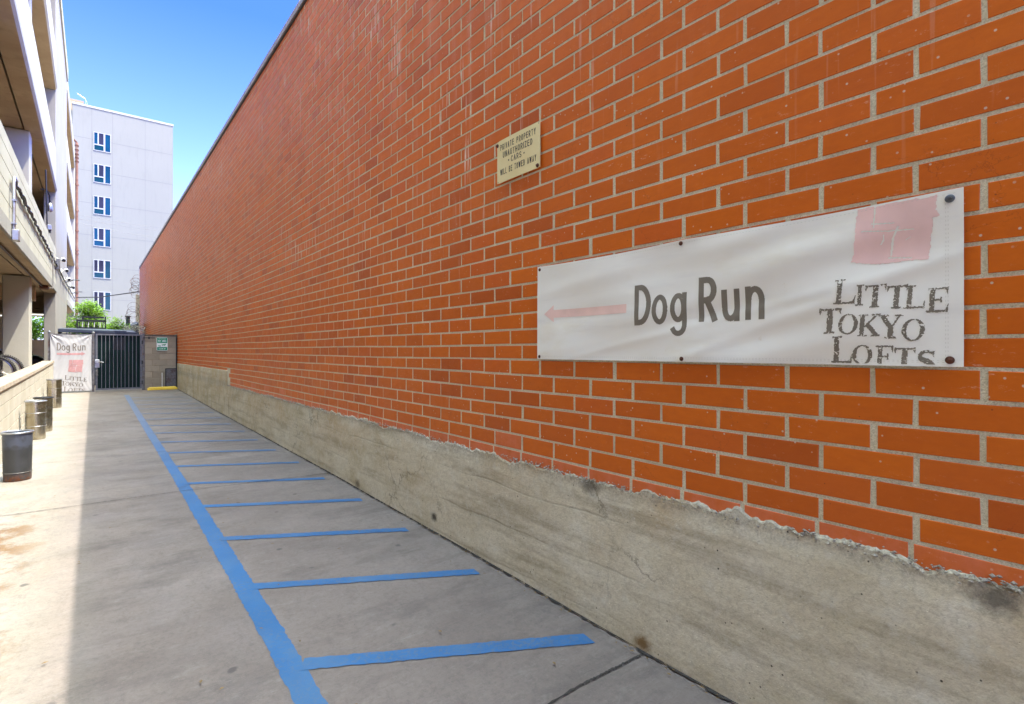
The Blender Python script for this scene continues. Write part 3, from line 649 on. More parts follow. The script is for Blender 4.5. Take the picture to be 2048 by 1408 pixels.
r.glyph('g', .985, .184, .090, .150, SX*.9); r.glyph('R', 1.137, .188, .092, .208, SX); r.glyph('u', 1.252, .186, .084, .143, SX*.9); r.glyph('n', 1.362, .188, .084, .146, SX*.9)
r.mesh('lettering', 'ink', ban, bfn, .0008)
LTL = [('L',1.709,.232,.076,.094),('I',1.781,.222,.030,.077),('T',1.813,.212,.064,.083),('T',1.88,.204,.059,.082),('L',1.931,.201,.062,.080),('E',1.993,.184,.062,.082),
 ('T',1.657,.121,.076,.097),('O',1.725,.115,.066,.078),('K',1.79,.107,.072,.081),('Y',1.855,.098,.072,.084),('O',1.925,.087,.065,.078),
 ('L',1.698,.007,.074,.102),('O',1.77,.001,.065,.074),('F',1.841,-.007,.059,.079),('T',1.902,-.013,.06,.077),('S',1.968,-.018,.052,.072)]
r = Raster(BW, BH, .0013)
for a in LTL: r.serif(*a)
r.mesh('lettering', 'ink', ban, bfn, .0008, keep=r.y > .006)
r = Raster(BW, BH, .002); r.m = r.seg((.716,.281),(.140,.283),.048); 
r.m |= (r.x >= .066) & (r.x <= .150) & (np.abs(r.y-.283) <= (r.x-.066)/.084*.053)
r.mesh('arrow', 'pink', ban, bfn, .0008)
def logo(r, f):
    """pink brushed square with pale strokes; f maps banner coords into r coords"""
    poly = [(1.79,.583),(2.026,.578),(2.02,.529),(2.031,.511),(2.015,.503),(2.002,.365),(1.95,.372),(1.88,.368),(1.82,.376),(1.768,.387),(1.777,.415)]
    poly = [f(*p) for p in poly]; X = r.x+(r.vnoise(.012, 5)-.5)*.006; Y = r.y+(r.vnoise(.012, 6)-.5)*.006
    ins = np.zeros(r.m.shape, bool)
    for i in range(len(poly)):
        (x0, y0), (x1, y1) = poly[i], poly[i-1]
        if y0 == y1: continue
        c = ((y0 > Y) != (y1 > Y)) & (X < (x1-x0)*(Y-y0)/(y1-y0)+x0); ins ^= c
    for st, w in (([(1.847,.59),(1.841,.504)],.006), ([(1.834,.519),(1.904,.509)],.006), ([(1.803,.498),(1.884,.484),(1.96,.477)],.006), ([(1.916,.495),(1.9,.455),(1.894,.394)],.008), ([(1.886,.388),(1.954,.378)],.006), ([(1.872,.474),(1.872,.455),(1.864,.439)],.006), ([(1.937,.443),(1.95,.451)],.003)):
        k = abs(f(1, 0)[0]-f(0, 0)[0])
        for i in range(len(st)-1): ins &= ~r.seg(f(*st[i]), f(*st[i+1]), w*k, w*k*.7, rnd=True)
    r.m |= ins
r = Raster(BW, BH, .002); logo(r, lambda a, b: (a, b)); r.mesh('logo', 'pale_pink', ban, bfn, .0008)
mb = MB()
for (s0, t0, s1, t1) in ((.02,.014,BW-.02,.014),(.02,.020,BW-.02,.020),(.02,BH-.014,BW-.02,BH-.014),(BW-.040,.02,BW-.040,BH-.02),(BW-.046,.02,BW-.046,BH-.02)):
    L = math.hypot(s1-s0, t1-t0); n = int(L/.007)
    for i in range(n):
        if i % 2: continue
        a, b = i/n, (i+.9)/n; ds, dt = (.0004, 0) if s0 == s1 else (0, .0004)
        A = (s0+(s1-s0)*a, t0+(t1-t0)*a); B = (s0+(s1-s0)*b, t0+(t1-t0)*b)
        mb.add([bfn(A[0]-ds, A[1]-dt, .0009), bfn(B[0]-ds, B[1]-dt, .0009), bfn(B[0]+ds, B[1]+dt, .0009), bfn(A[0]+ds, A[1]+dt, .0009)], [(0,1,2,3)])
mb.build('stitching', 'stitch', ban, fix=False)
for s_, t_, big in ((.022,BH-.02,.010),(.022,.016,.010),(1.043,BH-.016,.0105),(1.052,.014,.0105),(BW-.035,BH-.03,.0135),(BW-.035,.022,.0130)):
    p = bfn(s_, t_); mb = MB(); mb.lathe((p[0], p[1], p[2]), [(big,-.001),(big,-.003),(big*.8,-.005),(big*.45,-.006),(big*.40,-.008),(.0005,-.009)], 20, 'x')
    mb.build('bolt', 'bolt' if (s_ > 2 and t_ > .3) else 'rust', ban, smooth=True)

# ================================================================== private property sign
PS = empty('private_property_sign', (WX, 2.693, 2.75), 0, 'small yellowed metal sign reading private property, high on brick wall', 'sign')
SW, SH = .45, .295
def pfn(s, t, off=0): return (WX-.016-.004*math.sin(math.pi*s/SW)-off, 2.918-s, 2.75+t)
mb = MB(); n = 24; rad = .012
def rr(s0, t0, s1, t1, r, k=5):
    P = []
    for cx, cy, a in ((s1-r, t0+r, -90), (s1-r, t1-r, 0), (s0+r, t1-r, 90), (s0+r, t0+r, 180)):
        P += [(cx+r*math.cos(math.radians(a+90*i/k)), cy+r*math.sin(math.radians(a+90*i/k))) for i in range(k+1)]
    return P
# curved plate: grid of strips
g = 20
for off, sg in ((0, 1), (-.002, -1)):
    for i in range(g):
        a, b = SW*i/g, SW*(i+1)/g; e0 = rad if i == 0 else 0; e1 = rad if i == g-1 else 0
        mb.add([pfn(a, e0*.5, off), pfn(b, e1*.5, off), pfn(b, SH-e1*.5, off), pfn(a, SH-e0*.5, off)], [(0,1,2,3)])
        for t_, ee in ((e0*.5, e1*.5), (SH-e0*.5, SH-e1*.5)):
            if sg > 0: mb.add([pfn(a, t_, 0), pfn(b, ee, 0), pfn(b, ee, -.002), pfn(a, t_, -.002)], [(0,1,2,3)])
mb.add([pfn(0,0,0), pfn(0,SH,0), pfn(0,SH,-.002), pfn(0,0,-.002)], [(0,1,2,3)]); mb.add([pfn(SW,0,0), pfn(SW,SH,0), pfn(SW,SH,-.002), pfn(SW,0,-.002)], [(0,1,2,3)])
mb.build('plate', 'yellow_sign', PS)
def sign_line(f):
    r = Raster(SW, SH, .0012); f(r); r.m &= ~(r.vnoise(.005, 3) > .9); r.mesh('lettering', 'black_ink', PS, pfn, .0006, .02)
sign_line(lambda r: r.text('PRIVATE PROPERTY', .038, .223, .372, .041, .0056, .5, .22))
sign_line(lambda r: r.text('UNAUTHORIZED', .068, .166, .310, .042, .0060, .55, .22))
def cars_line(r):
    r.text('CARS', .160, .115, .110, .040, .0058, .55, .22); r.m |= np.hypot(r.x-.133, r.y-.134) < .006; r.m |= np.hypot(r.x-.297, r.y-.134) < .006
sign_line(cars_line)
sign_line(lambda r: r.text('WILL BE TOWED AWAY', .038, .052, .376, .040, .0054, .5, .22))
for s_, t_ in ((.006, SH-.028), (SW-.022, .016)):
    p = pfn(s_, t_); mb = MB(); mb.lathe(p, [(.013,0),(.013,-.004),(.010,-.007),(.006,-.008),(.005,-.014),(.0008,-.015)], 10, 'x'); mb.build('bolt', 'rust', PS)
for s_, t_ in ((.012, .012), (SW-.012, SH-.012)):
    p = pfn(s_, t_); mb = MB(); mb.lathe(p, [(.003,.0),(.003,-.0012)], 10, 'x'); mb.build('screw_hole', 'black_metal', PS)

# ================================================================== parking garage on the left
XF = -.95; GY0, GY1 = -8.0, 46.0
LB_ = [ [(-8,2.79),(10.9,3.23),(23.1,3.51),(46,4.10)], [(-8,6.75),(10.7,6.78),(23.5,6.86),(46,7.30)], [(-8,10.35),(17.5,10.36),(23.5,10.27),(46,10.48)], [(-8,13.78),(23.5,13.80),(46,13.90)] ]
LT_ = [ [(-8,4.30),(9.75,4.68),(20.1,4.92),(32.8,5.31),(46,5.62)], [(-8,8.1),(13.4,8.23),(23.4,8.32),(33,8.62),(46,8.99)], [(-8,11.6),(20.1,11.71),(46,12.05)], [(-8,14.6),(25.9,14.76),(37,15.16),(48,15.3)] ]
gar = empty('parking_garage', (-3, 20, 0), 0, 'open multi-storey concrete parking garage with cream spandrels, on the left', 'building')
def sweep(prof, ya, yb, lv, step=2.0):
    """prof: list of (x, kind, v): kind 0 -> bottom + v, kind 1 -> top + v"""
    mb = MB(); n = max(2, int((yb-ya)/step)+1); m = len(prof)
    for j in range(n+1):
        y = ya+(yb-ya)*j/n; zb_, zt_ = lin(y, LB_[lv]), lin(y, LT_[lv])
        for x, kd, v in prof: mb.v.append((x, y, (zb_ if kd == 0 else zt_)+v)); mb.a.append(0)
    for j in range(n):
        for i in range(m): a = j*m+i; b = j*m+(i+1) % m; mb.f.append((a, b, b+m, a+m))
    mb.f.append(tuple(range(m))); mb.f.append(tuple(reversed(range(n*m, (n+1)*m)))); return mb
segs = [(GY0, 23.1), (32.62, 45.98)]
for lv in range(4):
    zb_, zt_ = lin(15, LB_[lv]), lin(15, LT_[lv]); H = zt_-zb_
    for (ya, yb) in segs:
        if lv == 0: fas = [(XF-.30,0,0),(XF+.0,0,0),(XF+.022,0,.02),(XF+.022,0,.235),(XF,0,.25)]; start = .25
        else: fas = [(XF-.30,0,0),(XF-.02,0,0),(XF+.03,0,.05),(XF+.03,0,.17),(XF,0,.19)]; start = .19
        if lv == 3: prof = fas+[(XF,1,-.02),(XF-.02,1,0),(XF-.2,1,0),(XF-.2,0,.3),(XF-.3,0,.3)]
        else:
            prof = list(fas); nG = 5 if lv == 0 else 3; 
            for g_ in range(1, nG): 
                f = start+(H-start)*g_/nG; prof += [(XF,0,f-.007),(XF-.014,0,f),(XF,0,f+.007)]
            prof += [(XF,1,-.04),(XF-.015,1,0),(XF-.2,1,0),(XF-.2,0,.3),(XF-.3,0,.3)]
        sp = sweep(prof, ya, yb, lv).build('spandrel', 'panel', gar)
        if lv == 0:
            f0 = sweep([(XF+.020,0,.006),(XF+.026,0,.02),(XF+.026,0,.232),(XF+.020,0,.244)], ya, yb, lv); sub('fascia', f0, 'white_conc', sp)
        else:
            f0 = sweep([(XF+.026,0,.05),(XF+.034,0,.058),(XF+.034,0,.165),(XF+.026,0,.175)], ya, yb, lv); sub('fascia', f0, 'white_conc', sp)
    # deck and its soffit
    sweep([(-15,0,.012),(XF-.335,0,.012),(XF-.335,0,.28),(-15,0,.28)], GY0, 47.4, lv).build('deck', 'soffit', gar)
    sweep([(XF-.298,0,-.004),(XF-.004,0,-.004),(XF-.004,0,-.001),(XF-.298,0,-.001)], GY0, 23.09, lv).build('soffit', 'soffit', gar)
    sweep([(XF-.298,0,-.004),(XF-.004,0,-.004),(XF-.004,0,-.001),(XF-.298,0,-.001)], 32.63, 45.97, lv).build('soffit', 'soffit', gar)
    if lv < 3: sweep([(XF-.2,0,.33),(XF-.19,0,.33),(XF-.19,0,.34),(XF-.2,0,.34)], GY0, 5, lv)
def clevel(lv, y): # clear height between deck lv-1 and soffit lv
    return ((gz(y)-.1 if lv == 0 else lin(y, LB_[lv-1])+.28), lin(y, LB_[lv])-.006)
for yc in (-1.2, 4.9, 10.9, 16.85):  # first three stand out of view, added for the shadows they cast
    for lv in range(4):
        z0, z1 = clevel(lv, yc); mb = MB(); mb.box(-1.64, -1.16, yc, yc+.55, z0, z1, bev=.02); mb.build('column', 'colm', gar)
mb = MB(); mb.box(-1.26, XF-.002, 23.12, 32.6, .1, 14.9, bev=.015); pil = mb.build('pier', 'white_conc', gar, label='flat white full-height pier')
mb = MB()
for lv in range(4):
    for pts in (LB_[lv],) + ((LT_[lv],) if lv < 3 else ()):
        a, b = lin(23.15, pts), lin(32.6, pts)
        mb.add([(XF+.0005,23.15,a-.008),(XF+.0005,32.6,b-.008),(XF+.0005,32.6,b+.008),(XF+.0005,23.15,a+.008)], [(0,1,2,3)])
sub('cold_joint', mb, 'cap', pil)
mb = MB(); mb.box(-1.33, XF-.002, 46.0, 47.5, .1, 15.25, bev=.015); mb.build('pier', 'colm', gar)
mb = sweep([(XF+.001,0,.55),(XF+.05,0,.55),(XF+.05,1,0),(XF+.001,1,0)], 23.05, 32.66, 3); mb.build('parapet', 'panel', gar)
mb = MB()
mb.box(-15.2, -15, GY0, 47.4, -.1, 14.5); mb.box(-15, -1.34, 47.2, 47.4, 4.4, 14.5); mb.box(-15, -3.5, 47.2, 47.4, .1, 4.0); mb.box(-3.49, -1.34, 47.2, 47.4, .1, 2.3); mb.box(-15, XF-.3, GY0-.2, GY0, -.4, 14.5); mb.build('back_wall', 'soffit', gar)  # low far-end boxes added to shut out the bright sunlit ground beyond
mb = MB(); mb.box(-15, -1.30, GY0, 40.0, .05, .50); mb.build('raised_floor', 'cap', gar)
mb = MB()   # downstand beams inside the ground floor
for yb in (20.2, 26.5, 33, 40): 
    z = lin(yb, LB_[0]); mb.box(-15, XF-.34, yb, yb+.4, z-.42, z+.008)
mb.build('beam', 'soffit', gar)

def tube_obj(name, pts, r, mat, label=None, cat=None, group=None, parent=None, n=10):
    mb = MB(); mb.tube(pts, r, n); o = mb.build(name, mat, parent, smooth=True)
    if label: tag(o, label, cat, group)
    return o
# drain pipe on the garage corner
dp = empty('drain_pipe', (XF+.09, 47.2, 4.3), 0, 'tall rusty drain pipe on the far corner of the garage', 'pipe')
x_, y_ = XF+.10, 47.15
tube_obj('pipe', [(x_-.9, y_, 3.92), (x_-.25, y_, 3.93), (x_-.06, y_, 3.98), (x_, y_, 4.15), (x_, y_, 16.0)], .085, 'copper', parent=None)
bpy.data.objects['pipe'].parent = dp; bpy.data.objects['pipe'].location = (-dp.location.x, -dp.location.y, -dp.location.z)
for z in (4.35, 5.6, 7.3, 8.3, 8.55, 9.9, 11.3, 13.1, 14.7, 14.95, 15.2, 15.5, 15.8):
    mb = MB(); mb.lathe((x_, y_, z), [(.085,-.05),(.115,-.05),(.115,.05),(.085,.05)], 14); mb.build('collar', 'rust' if z > 14 else 'copper', dp)
mb = MB(); mb.tube([(x_, y_, 15.9), (x_-.02, y_, 16.05), (x_-.22, y_, 16.25)], .06, 8); mb.build('spout', 'rust', dp)
# conduit on the spandrel
cd = empty('conduit', (XF+.05, 10.6, 3.2), 0, 'grey steel conduit with a junction box on the near garage spandrel', 'conduit')
mb = MB(); mb.tube([(XF+.05,10.55,3.36),(XF+.05,10.55,4.05),(XF+.05,10.58,4.12),(XF+.05,10.66,4.15),(XF+.05,10.9,4.155)], .022, 10); mb.build('pipe', 'steel', cd, smooth=True)
mb = MB(); mb.box(XF+.03, XF+.11, 10.5, 10.66, 3.20, 3.36, bev=.008); mb.build('junction_box', 'steel', cd)
for z in (3.78, 3.44): mb = MB(); mb.box(XF+.027, XF+.078, 10.515, 10.585, z, z+.02); mb.build('strap', 'steel', cd)
# bundle of cables along the spandrel
cb = empty('cable_bundle', (XF+.04, 16, 4.2), 0, 'dark lumpy cable bundle strung along the near garage spandrel', 'cable')
for k in range(3):
    pts = []
    for i in range(121):
        y = 10.8+12.3*i/120; z = 4.15+(y-10.8)*.0205; pts.append((XF+.03+.012*math.sin(i*.9+k*2)+k*.008, y, z-.02*k+.018*math.sin(i*.37+k*2.2)+.01*random.uniform(-1,1)))
    mb = MB(); mb.tube(pts, .014+.003*k, 6); mb.build('cable', 'black_metal' if k != 1 else 'joint', cb)
mb = MB(); mb.box(XF+.024, XF+.12, 22.6, 22.9, 4.25, 4.60, bev=.01); mb.build('cable_box', 'grey_metal', cb)
# soffit conduit
sc_ = empty('soffit_conduit', (-1.1, 15, 3.3), 0, 'dark conduit under the first garage deck ending in a flat lamp', 'conduit')
pts = [(-1.10, y, lin(y, LB_[0])-.045) for y in np.linspace(8, 19.6, 12)]; mb = MB(); mb.tube(pts, .018, 8); mb.build('pipe', 'black_metal', sc_)
mb = MB(); z = lin(19.8, LB_[0]); mb.box(-1.16, -.98, 19.6, 20.1, z-.10, z-.02, bev=.01); mb.build('lamp_box', 'rust', sc_)
mb = MB(); z = lin(20, LB_[0]); mb.tube([(-.98,19.9,z-.07),(-.90,19.95,z-.06),(-.885,20.0,z+.1),(-.89,20.1,z+.55),(-.90,20.2,z+1.0)], .014, 8); mb.build('feed_pipe', 'grey_metal', sc_)
# security cameras on the pier
sy = [(23.4, 4.62, 'white domed security camera cluster at the garage pier edge'), (26.2, 4.60, 'white security camera pointing down the alley from the pier'), (28.6, 4.52, 'white bullet camera on a bracket above the banner fence'), (34.5, 4.75, 'small black camera on the far garage spandrel')]
for i, (y, z, lab) in enumerate(sy):
    cm = empty('security_camera', (XF+.03, y, z), 0, lab, 'camera', 'security cameras along the garage')
    mb = MB(); mb.box(XF, XF+.05, y-.07, y+.07, z-.09, z+.09, bev=.01); mb.build('base_plate', 'white_plastic' if i < 3 else 'black_metal', cm)
    mb = MB(); mb.tube([(XF+.05,y,z),(XF+.16,y-.05,z+.03)], .022, 8); mb.build('bracket', 'white_plastic' if i < 3 else 'black_metal', cm)
    mb = MB(); L = .34 if i != 3 else .22
    mb.tube([(XF+.16,y+.14,z+.07),(XF+.20,y-L,z-.01)], [.07,.065], 12); mb.build('housing', 'white_plastic' if i < 3 else 'grey_metal', cm, smooth=True)
    mb = MB(); mb.tube([(XF+.20,y-L-.002,z-.012),(XF+.203,y-L-.03,z-.016)], .05, 12); mb.build('lens', 'black_metal', cm, smooth=True)
mb = MB(); mb.tube([(XF+.02,23.2,4.44),(XF+.05,28,4.46),(XF+.05,34,4.66),(XF+.05,43.5,4.92),(XF+.05,46.9,5.1)], .028, 8)
tag(mb.build('pole_cable', 'grey_metal', None, smooth=True), 'grey pipe run crossing the white pier to the drain pipe', 'conduit')
for i, y in enumerate((29.8, 37.5)):
    br_ = MB(); z = 4.55+(.16 if i else 0); br_.tube([(XF+.05,y,z),(XF+.30,y-.2,z+.10),(XF+.52,y-.3,z+.10)], .022, 8)
    tag(br_.build('wall_bracket', 'grey_metal', None, smooth=True), ['nearer bare steel bracket sticking out of the white pier', 'farther bare steel bracket beside the drain pipe'][i], 'bracket', 'bare brackets on the garage pipe run')
# wall lamp and box at level two
wl = empty('wall_lamp', (-1.1, 22, 6.2), 0, 'small lamp on a curved arm under the second garage deck', 'lamp')
mb = MB(); mb.tube([(-1.25,21.6,6.55),(-1.12,21.7,6.6),(-1.05,21.9,6.45),(-1.05,22.0,6.25)], .018, 8); mb.build('arm', 'black_metal', wl, smooth=True)
mb = MB(); mb.lathe((-1.05,22.0,6.02), [(.03,.22),(.06,.18),(.075,.0),(.04,-.05)], 14); mb.build('shade', 'steel', wl, smooth=True)
eb = empty('electrical_box', (XF, 19.3, 4.9), 0, 'small grey box on top of the near spandrel', 'box')
mb = MB(); mb.box(XF-.02, XF+.06, 19.25, 19.45, 4.93, 5.07, bev=.01); mb.build('housing', 'steel', eb); mb = MB(); mb.tube([(XF-.03,19.35,5.07),(XF-.06,19.35,6.6)], .016, 8); mb.build('pipe', 'black_metal', eb)
mb = MB(); mb.box(XF+.0, XF+.05, 19.30, 19.40, 4.86, 4.93); mb.build('knob', 'black_metal', eb)
# ceiling tubes in the garage
for i, (x, y) in enumerate([(-3.6,24),(-3.8,29),(-2.2,31.0),(-4.1,35)]):
    z = lin(y, LB_[0])-.55; tl = empty('tube_light', (x, y, z), 0, ['lit tube light deepest left behind the near column', 'lit tube light in the middle of the left gap', 'lit tube light seen between the near column and the pier', 'lowest of the lit tube lights left of the near column'][i], 'light', 'tube lights inside the garage')
    mb = MB(); mb.box(x-.75, x+.75, y-.07, y+.07, z+.03, z+.09); mb.build('housing', 'white_plastic', tl)
    mb = MB(); mb.tube([(x-.7,y-.03,z),(x+.7,y-.03,z)], .028, 8); mb.build('tube', 'tube', tl)

# ================================================================== low block wall with cap
lw = empty('low_block_wall', (-1.0, 14, 0), 0, 'low cream block wall with a tan concrete cap along the garage', 'wall')
WXL = -.90; LWY0, LWY1 = -6, 20.55
def lwt(y): return gz(y)+.985
mb = MB(); ny = int((LWY1-LWY0)/.4); rw = np.random.RandomState(2)
for k in range(5):
    for j in range(ny+2):
        a = LWY0+(j-(.5 if k % 2 else 0))*.4; b = min(a+.398, LWY1); a = max(a+.002, LWY0)
        if b-a < .02: continue
        def zz(y, kk): return gz(y)-.03+(lwt(y)-.06-gz(y)+.03)*kk/5
        e = .006; x0, x1 = WXL-.19, WXL+rw.uniform(-.0015,.0015)
        mb.add([(x0,a,zz(a,k)+e),(x1,a,zz(a,k)+e),(x1,b,zz(b,k)+e),(x0,b,zz(b,k)+e),(x0,a,zz(a,k+1)-e),(x1,a,zz(a,k+1)-e),(x1,b,zz(b,k+1)-e),(x0,b,zz(b,k+1)-e)],
            [(0,3,2,1),(4,5,6,7),(0,1,5,4),(1,2,6,5),(2,3,7,6),(3,0,4,7)], rw.rand())
mb.build('blocks', 'cream_block', lw)
mb = MB()
for i in range(40):
    a, b = LWY0+(LWY1-LWY0)*i/40, LWY0+(LWY1-LWY0)*(i+1)/40
    mb.add([(WXL-.011,a,gz(a)-.05),(WXL-.011,b,gz(b)-.05),(WXL-.011,b,lwt(b)-.055),(WXL-.011,a,lwt(a)-.055)], [(0,1,2,3)])
mb.build('mortar', 'cap', lw, fix=False)
mb = MB()
yy = LWY0
while yy < LWY1:
    yn = min(yy+2.4, LWY1+.02); a, b = lwt(yy), lwt(yn-.006)
    mb.hexa([(WXL-.24,yy,a-.055),(WXL+.02,yy,a-.055),(WXL+.02,yn-.006,b-.055),(WXL-.24,yn-.006,b-.055),(WXL-.235,yy,a),(WXL+.012,yy,a),(WXL+.012,yn-.006,b),(WXL-.235,yn-.006,b)]); yy = yn
mb.build('cap', simple('tan_wall_cap', (.29,.235,.175), .85, 0, .25, 5, .4), lw)

# ================================================================== trash cans
def can(x, y, r_, h, body, rim, label, taper=.92, flare=0, sx=1.0, facets=36, band=True, rt=0.0):
    z = gz(y)+.002; e = empty('trash_can', (x, y, z), 0, label, 'trash can', 'small bins beside the low wall')
    mb = MB(); mb.lathe((x,y,z), [(r_*taper*.97,0),(r_*taper,.008),(r_*taper,.05),(r_*(taper+1)/2,h*.5),(r_,h-.02),(r_,h),(r_*.93,h),(r_*.93,h-.05),(r_*taper*.9,.03)], facets, sx=sx); mb.build('body', body, e, smooth=facets > 12)
    mb = MB(); q = [(x+sx*(r_+.004)*math.cos(a), y+(r_+.004)*math.sin(a), z+h+.002) for a in np.linspace(0, 2*math.pi, facets, endpoint=False)]; mb.tube(q, .011, 8, closed=True); mb.build('rim', rim, e, smooth=True)
    if band:
        for hh_ in ((.17,) if body == 'can_dark' else (.35, .7)):
            rr_ = r_*(taper+(1-taper)*hh_)+.002; mb = MB(); q = [(x+sx*rr_*math.cos(a), y+rr_*math.sin(a), z+h*hh_) for a in np.linspace(0, 2*math.pi, facets, endpoint=False)]; mb.tube(q, .0035, 6, closed=True); mb.build('band', rim if body != 'can_dark' else 'grey_metal', e, smooth=True)
    return e
can(-.655, 8.03, .128, .53, 'can_dark', 'steel', 'dark grey can with a pale rim and rusty base, nearest of the bins', .93)
can(-.705, 11.25, .125, .60, 'mirror', 'steel', 'shiny steel can with a pale lid rim, just behind the dark grey one', .96)
can(-.665, 12.15, .125, .58, 'mirror', 'black_metal', 'steel can with a thin dark rim, half hidden behind a shinier can', .97)
can(-.70, 16.3, .135, .66, 'mirror', 'grey_metal', 'brownish steel can under the fence banner, farthest of the bins', .97, facets=10, band=True)

# ================================================================== fence with second banner, gate, block wall
GY = 20.8; g0 = gz(GY)
fp = empty('fence_panel', (-.5, GY, g0), 0, 'grey steel fence panel carrying the hanging dog run banner', 'fence')
for x in (-1.01, 0.02):
    mb = MB(); mb.box(x-.028, x+.028, GY-.03, GY+.03, g0-.02, g0+1.83); p_ = mb.build('post', 'grey_metal', fp); mb = MB(); mb.lathe((x,GY,g0+1.83), [(.04,0),(.035,.03),(.005,.05)], 12); sub('cap', mb, 'steel', p_)
for z in (1.74, .03): mb = MB(); mb.box(-.98, -.01, GY-.02, GY+.02, g0+z, g0+z+.05); mb.build('rail', 'grey_metal', fp)
mb = MB()
for i in range(11): x = -.93+i*.088; mb.box(x-.006, x+.006, GY-.006, GY+.006, g0+.08, g0+1.74)
mb.build('bars', 'grey_metal', fp)
FW, FH = .97, 1.745; FZ = g0+.045
def fdisp(s, t):
    d = .004*math.sin(9*s+3*t)+.002*math.sin(25*s+1)
    for cx, cy, sg in ((0, FH, 1), (FW, FH, -1)):
        dx, dy = (s-cx)*sg+.001, cy-t; R_ = math.hypot(dx, dy); a = math.atan2(dy, dx); d += .015*math.sin(a*11+1)*math.exp(-R_/.30)*min(1, R_/.06)
    d += .0022*math.sin(60*s+8*math.sin(4*t))*(.4+.6*math.exp(-((t-.4)/.5)**2)); return d
def ftop(s): return FH-.035*math.sin(math.pi*s/FW)
def ffn(s, t, off=0): 
    tt = t/FH*ftop(s); q = .012*math.sin(math.pi*t/FH); return (-.985+q+s*(1-2*q/FW), GY-.055-fdisp(s, tt)-off, FZ+tt)
fb = empty('banner', (-.5, GY-.06, FZ), 0, 'creased white banner reading Dog Run, tied to the fence left of the gate', 'banner')
mb = MB(); NS, NTt = 150, 150
for j in range(NTt+1):
    for i in range(NS+1): mb.v.append(ffn(FW*i/NS, FH*j/NTt)); mb.a.append(0)
for j in range(NTt):
    for i in range(NS): a = j*(NS+1)+i; mb.f.append((a, a+1, a+NS+2, a+NS+1))
M['vinyl2'] = simple('sunlit_banner_cloth', (.46,.455,.455), .6, 0, .06, 3, 0)
mb.build('sheet', 'vinyl2', fb, smooth=True, fix=False)
def s2(x): return x+.985
r = Raster(FW, FH, .004)
zb2 = 1.60-FZ; kx = .68/(1.446-.769)
for ch, s0, w, h in (('D',.769,.103,.211),('o',.878,.092,.150),('g',.985,.090,.150),('R',1.137,.092,.208),('u',1.252,.084,.143),('n',1.362,.084,.146)):
    r.glyph(ch, s2(-.84)+(s0-.769)*kx, zb2, w*kx, h*1.12, .026)
r.mesh('lettering', 'ink', fb, ffn, .003, .03)
r = Raster(FW, FH, .005)
for ch, s0, t0, w, h in LTL: r.serif(ch, s2(-.66)+(s0-1.714)*1.58, .86-FZ+(t0-.324)*1.62, w*1.58, h*1.45, .05, .95)
r.mesh('lettering', 'ink', fb, ffn, .003, .03, keep=r.y > .01)
r = Raster(FW, FH, .005); zc = 1.50-FZ; r.m = (r.x > s2(-.84)) & (r.x < s2(-.25)) & (np.abs(r.y-zc) < .030); r.m |= (r.x >= s2(-.26)) & (r.x <= s2(-.16)) & (np.abs(r.y-zc) <= (s2(-.16)-r.x)/.10*.06)
r.mesh('arrow', 'red_ink', fb, ffn, .003, .03)
r = Raster(FW, FH, .004); logo(r, lambda a, b: (s2(-.585)+(a-1.768)*1.45, .93-FZ+(b-.368)*1.82)); r.mesh('logo', 'red_ink', fb, ffn, .003, .03)

gt = empty('gate', (.66, GY, g0), 0, 'dark picket gate with green screen between the banner fence and block wall', 'gate')
GZ0, GZ1 = g0+.05, 2.11; gx0, gx1 = .075, 1.255
mb = MB(); mb.box(gx0, gx0+.05, GY-.025, GY+.025, GZ0, GZ1); mb.box(gx1-.05, gx1, GY-.025, GY+.025, GZ0, GZ1); mb.box(gx0+.05, gx1-.05, GY-.025, GY+.025, GZ1-.045, GZ1); mb.box(gx0+.05, gx1-.05, GY-.025, GY+.025, GZ0, GZ0+.045); mb.build('frame', 'picket', gt)
for i in range(10):
    x = gx0+.05+(gx1-gx0-.10)*(i+1)/11; mb = MB(); mb.box(x-.0075, x+.0075, GY-.022, GY-.002, GZ0+.045, GZ1-.045); mb.build('picket', 'picket', gt)
mb = MB(); mb.box(gx0+.02, gx1-.02, GY+.03, GY+.036, GZ0+.02, GZ1-.03); scn = mb.build('screen', 'screen', gt)
mb = MB(); mb.box(.50,.80, GY+.020, GY+.029, 1.60, 2.0); mb.build('dark_plate', 'black_metal', gt)
mb = MB(); mb.box(gx0-.02, gx0+.10, GY-.06, GY-.026, 1.05, 1.30, bev=.008); mb.build('lock_box', 'steel', gt)
mb = MB(); mb.tube([(gx0+.04,GY-.07,1.22),(gx0+.12,GY-.10,1.23),(gx0+.20,GY-.10,1.215)], .014, 8); mb.lathe((gx0+.03,GY-.09,1.22), [(.028,-.03),(.034,0),(.028,.03)], 12, 'y'); mb.build('handle', 'alloy', gt, smooth=True)
mb = MB()
for i in range(46):
    a = i*.55; mb.tube([(gx0+.03+.03*math.cos(a), GY-.05-.012*math.sin(a), .98-i*.004), (gx0+.03+.03*math.cos(a+.5), GY-.05-.012*math.sin(a+.5), .978-i*.004)], .006, 5)
mb.build('chain', 'grey_metal', gt)
for i in range(10): z = GZ0+.15+i*.18; mb = MB(); mb.box(gx1-.048, gx1-.012, GY-.036, GY-.0255, z, z+.03); mb.build('screen_clip', 'grey_metal', gt)
hp = empty('gate_post', (1.29, GY, g0), 0, 'rusty steel hinge post between the gate and the block wall', 'post')
mb = MB(); mb.box(1.262, 1.325, GY-.035, GY+.03, g0-.02, 2.14); mb.build('post', 'grey_metal', hp)
for z in (.55, 1.2, 1.85):
    mb = MB(); mb.lathe((1.262,GY-.045,z), [(.014,-.06),(.014,.06)], 10); mb.build('hinge', 'black_metal', hp)
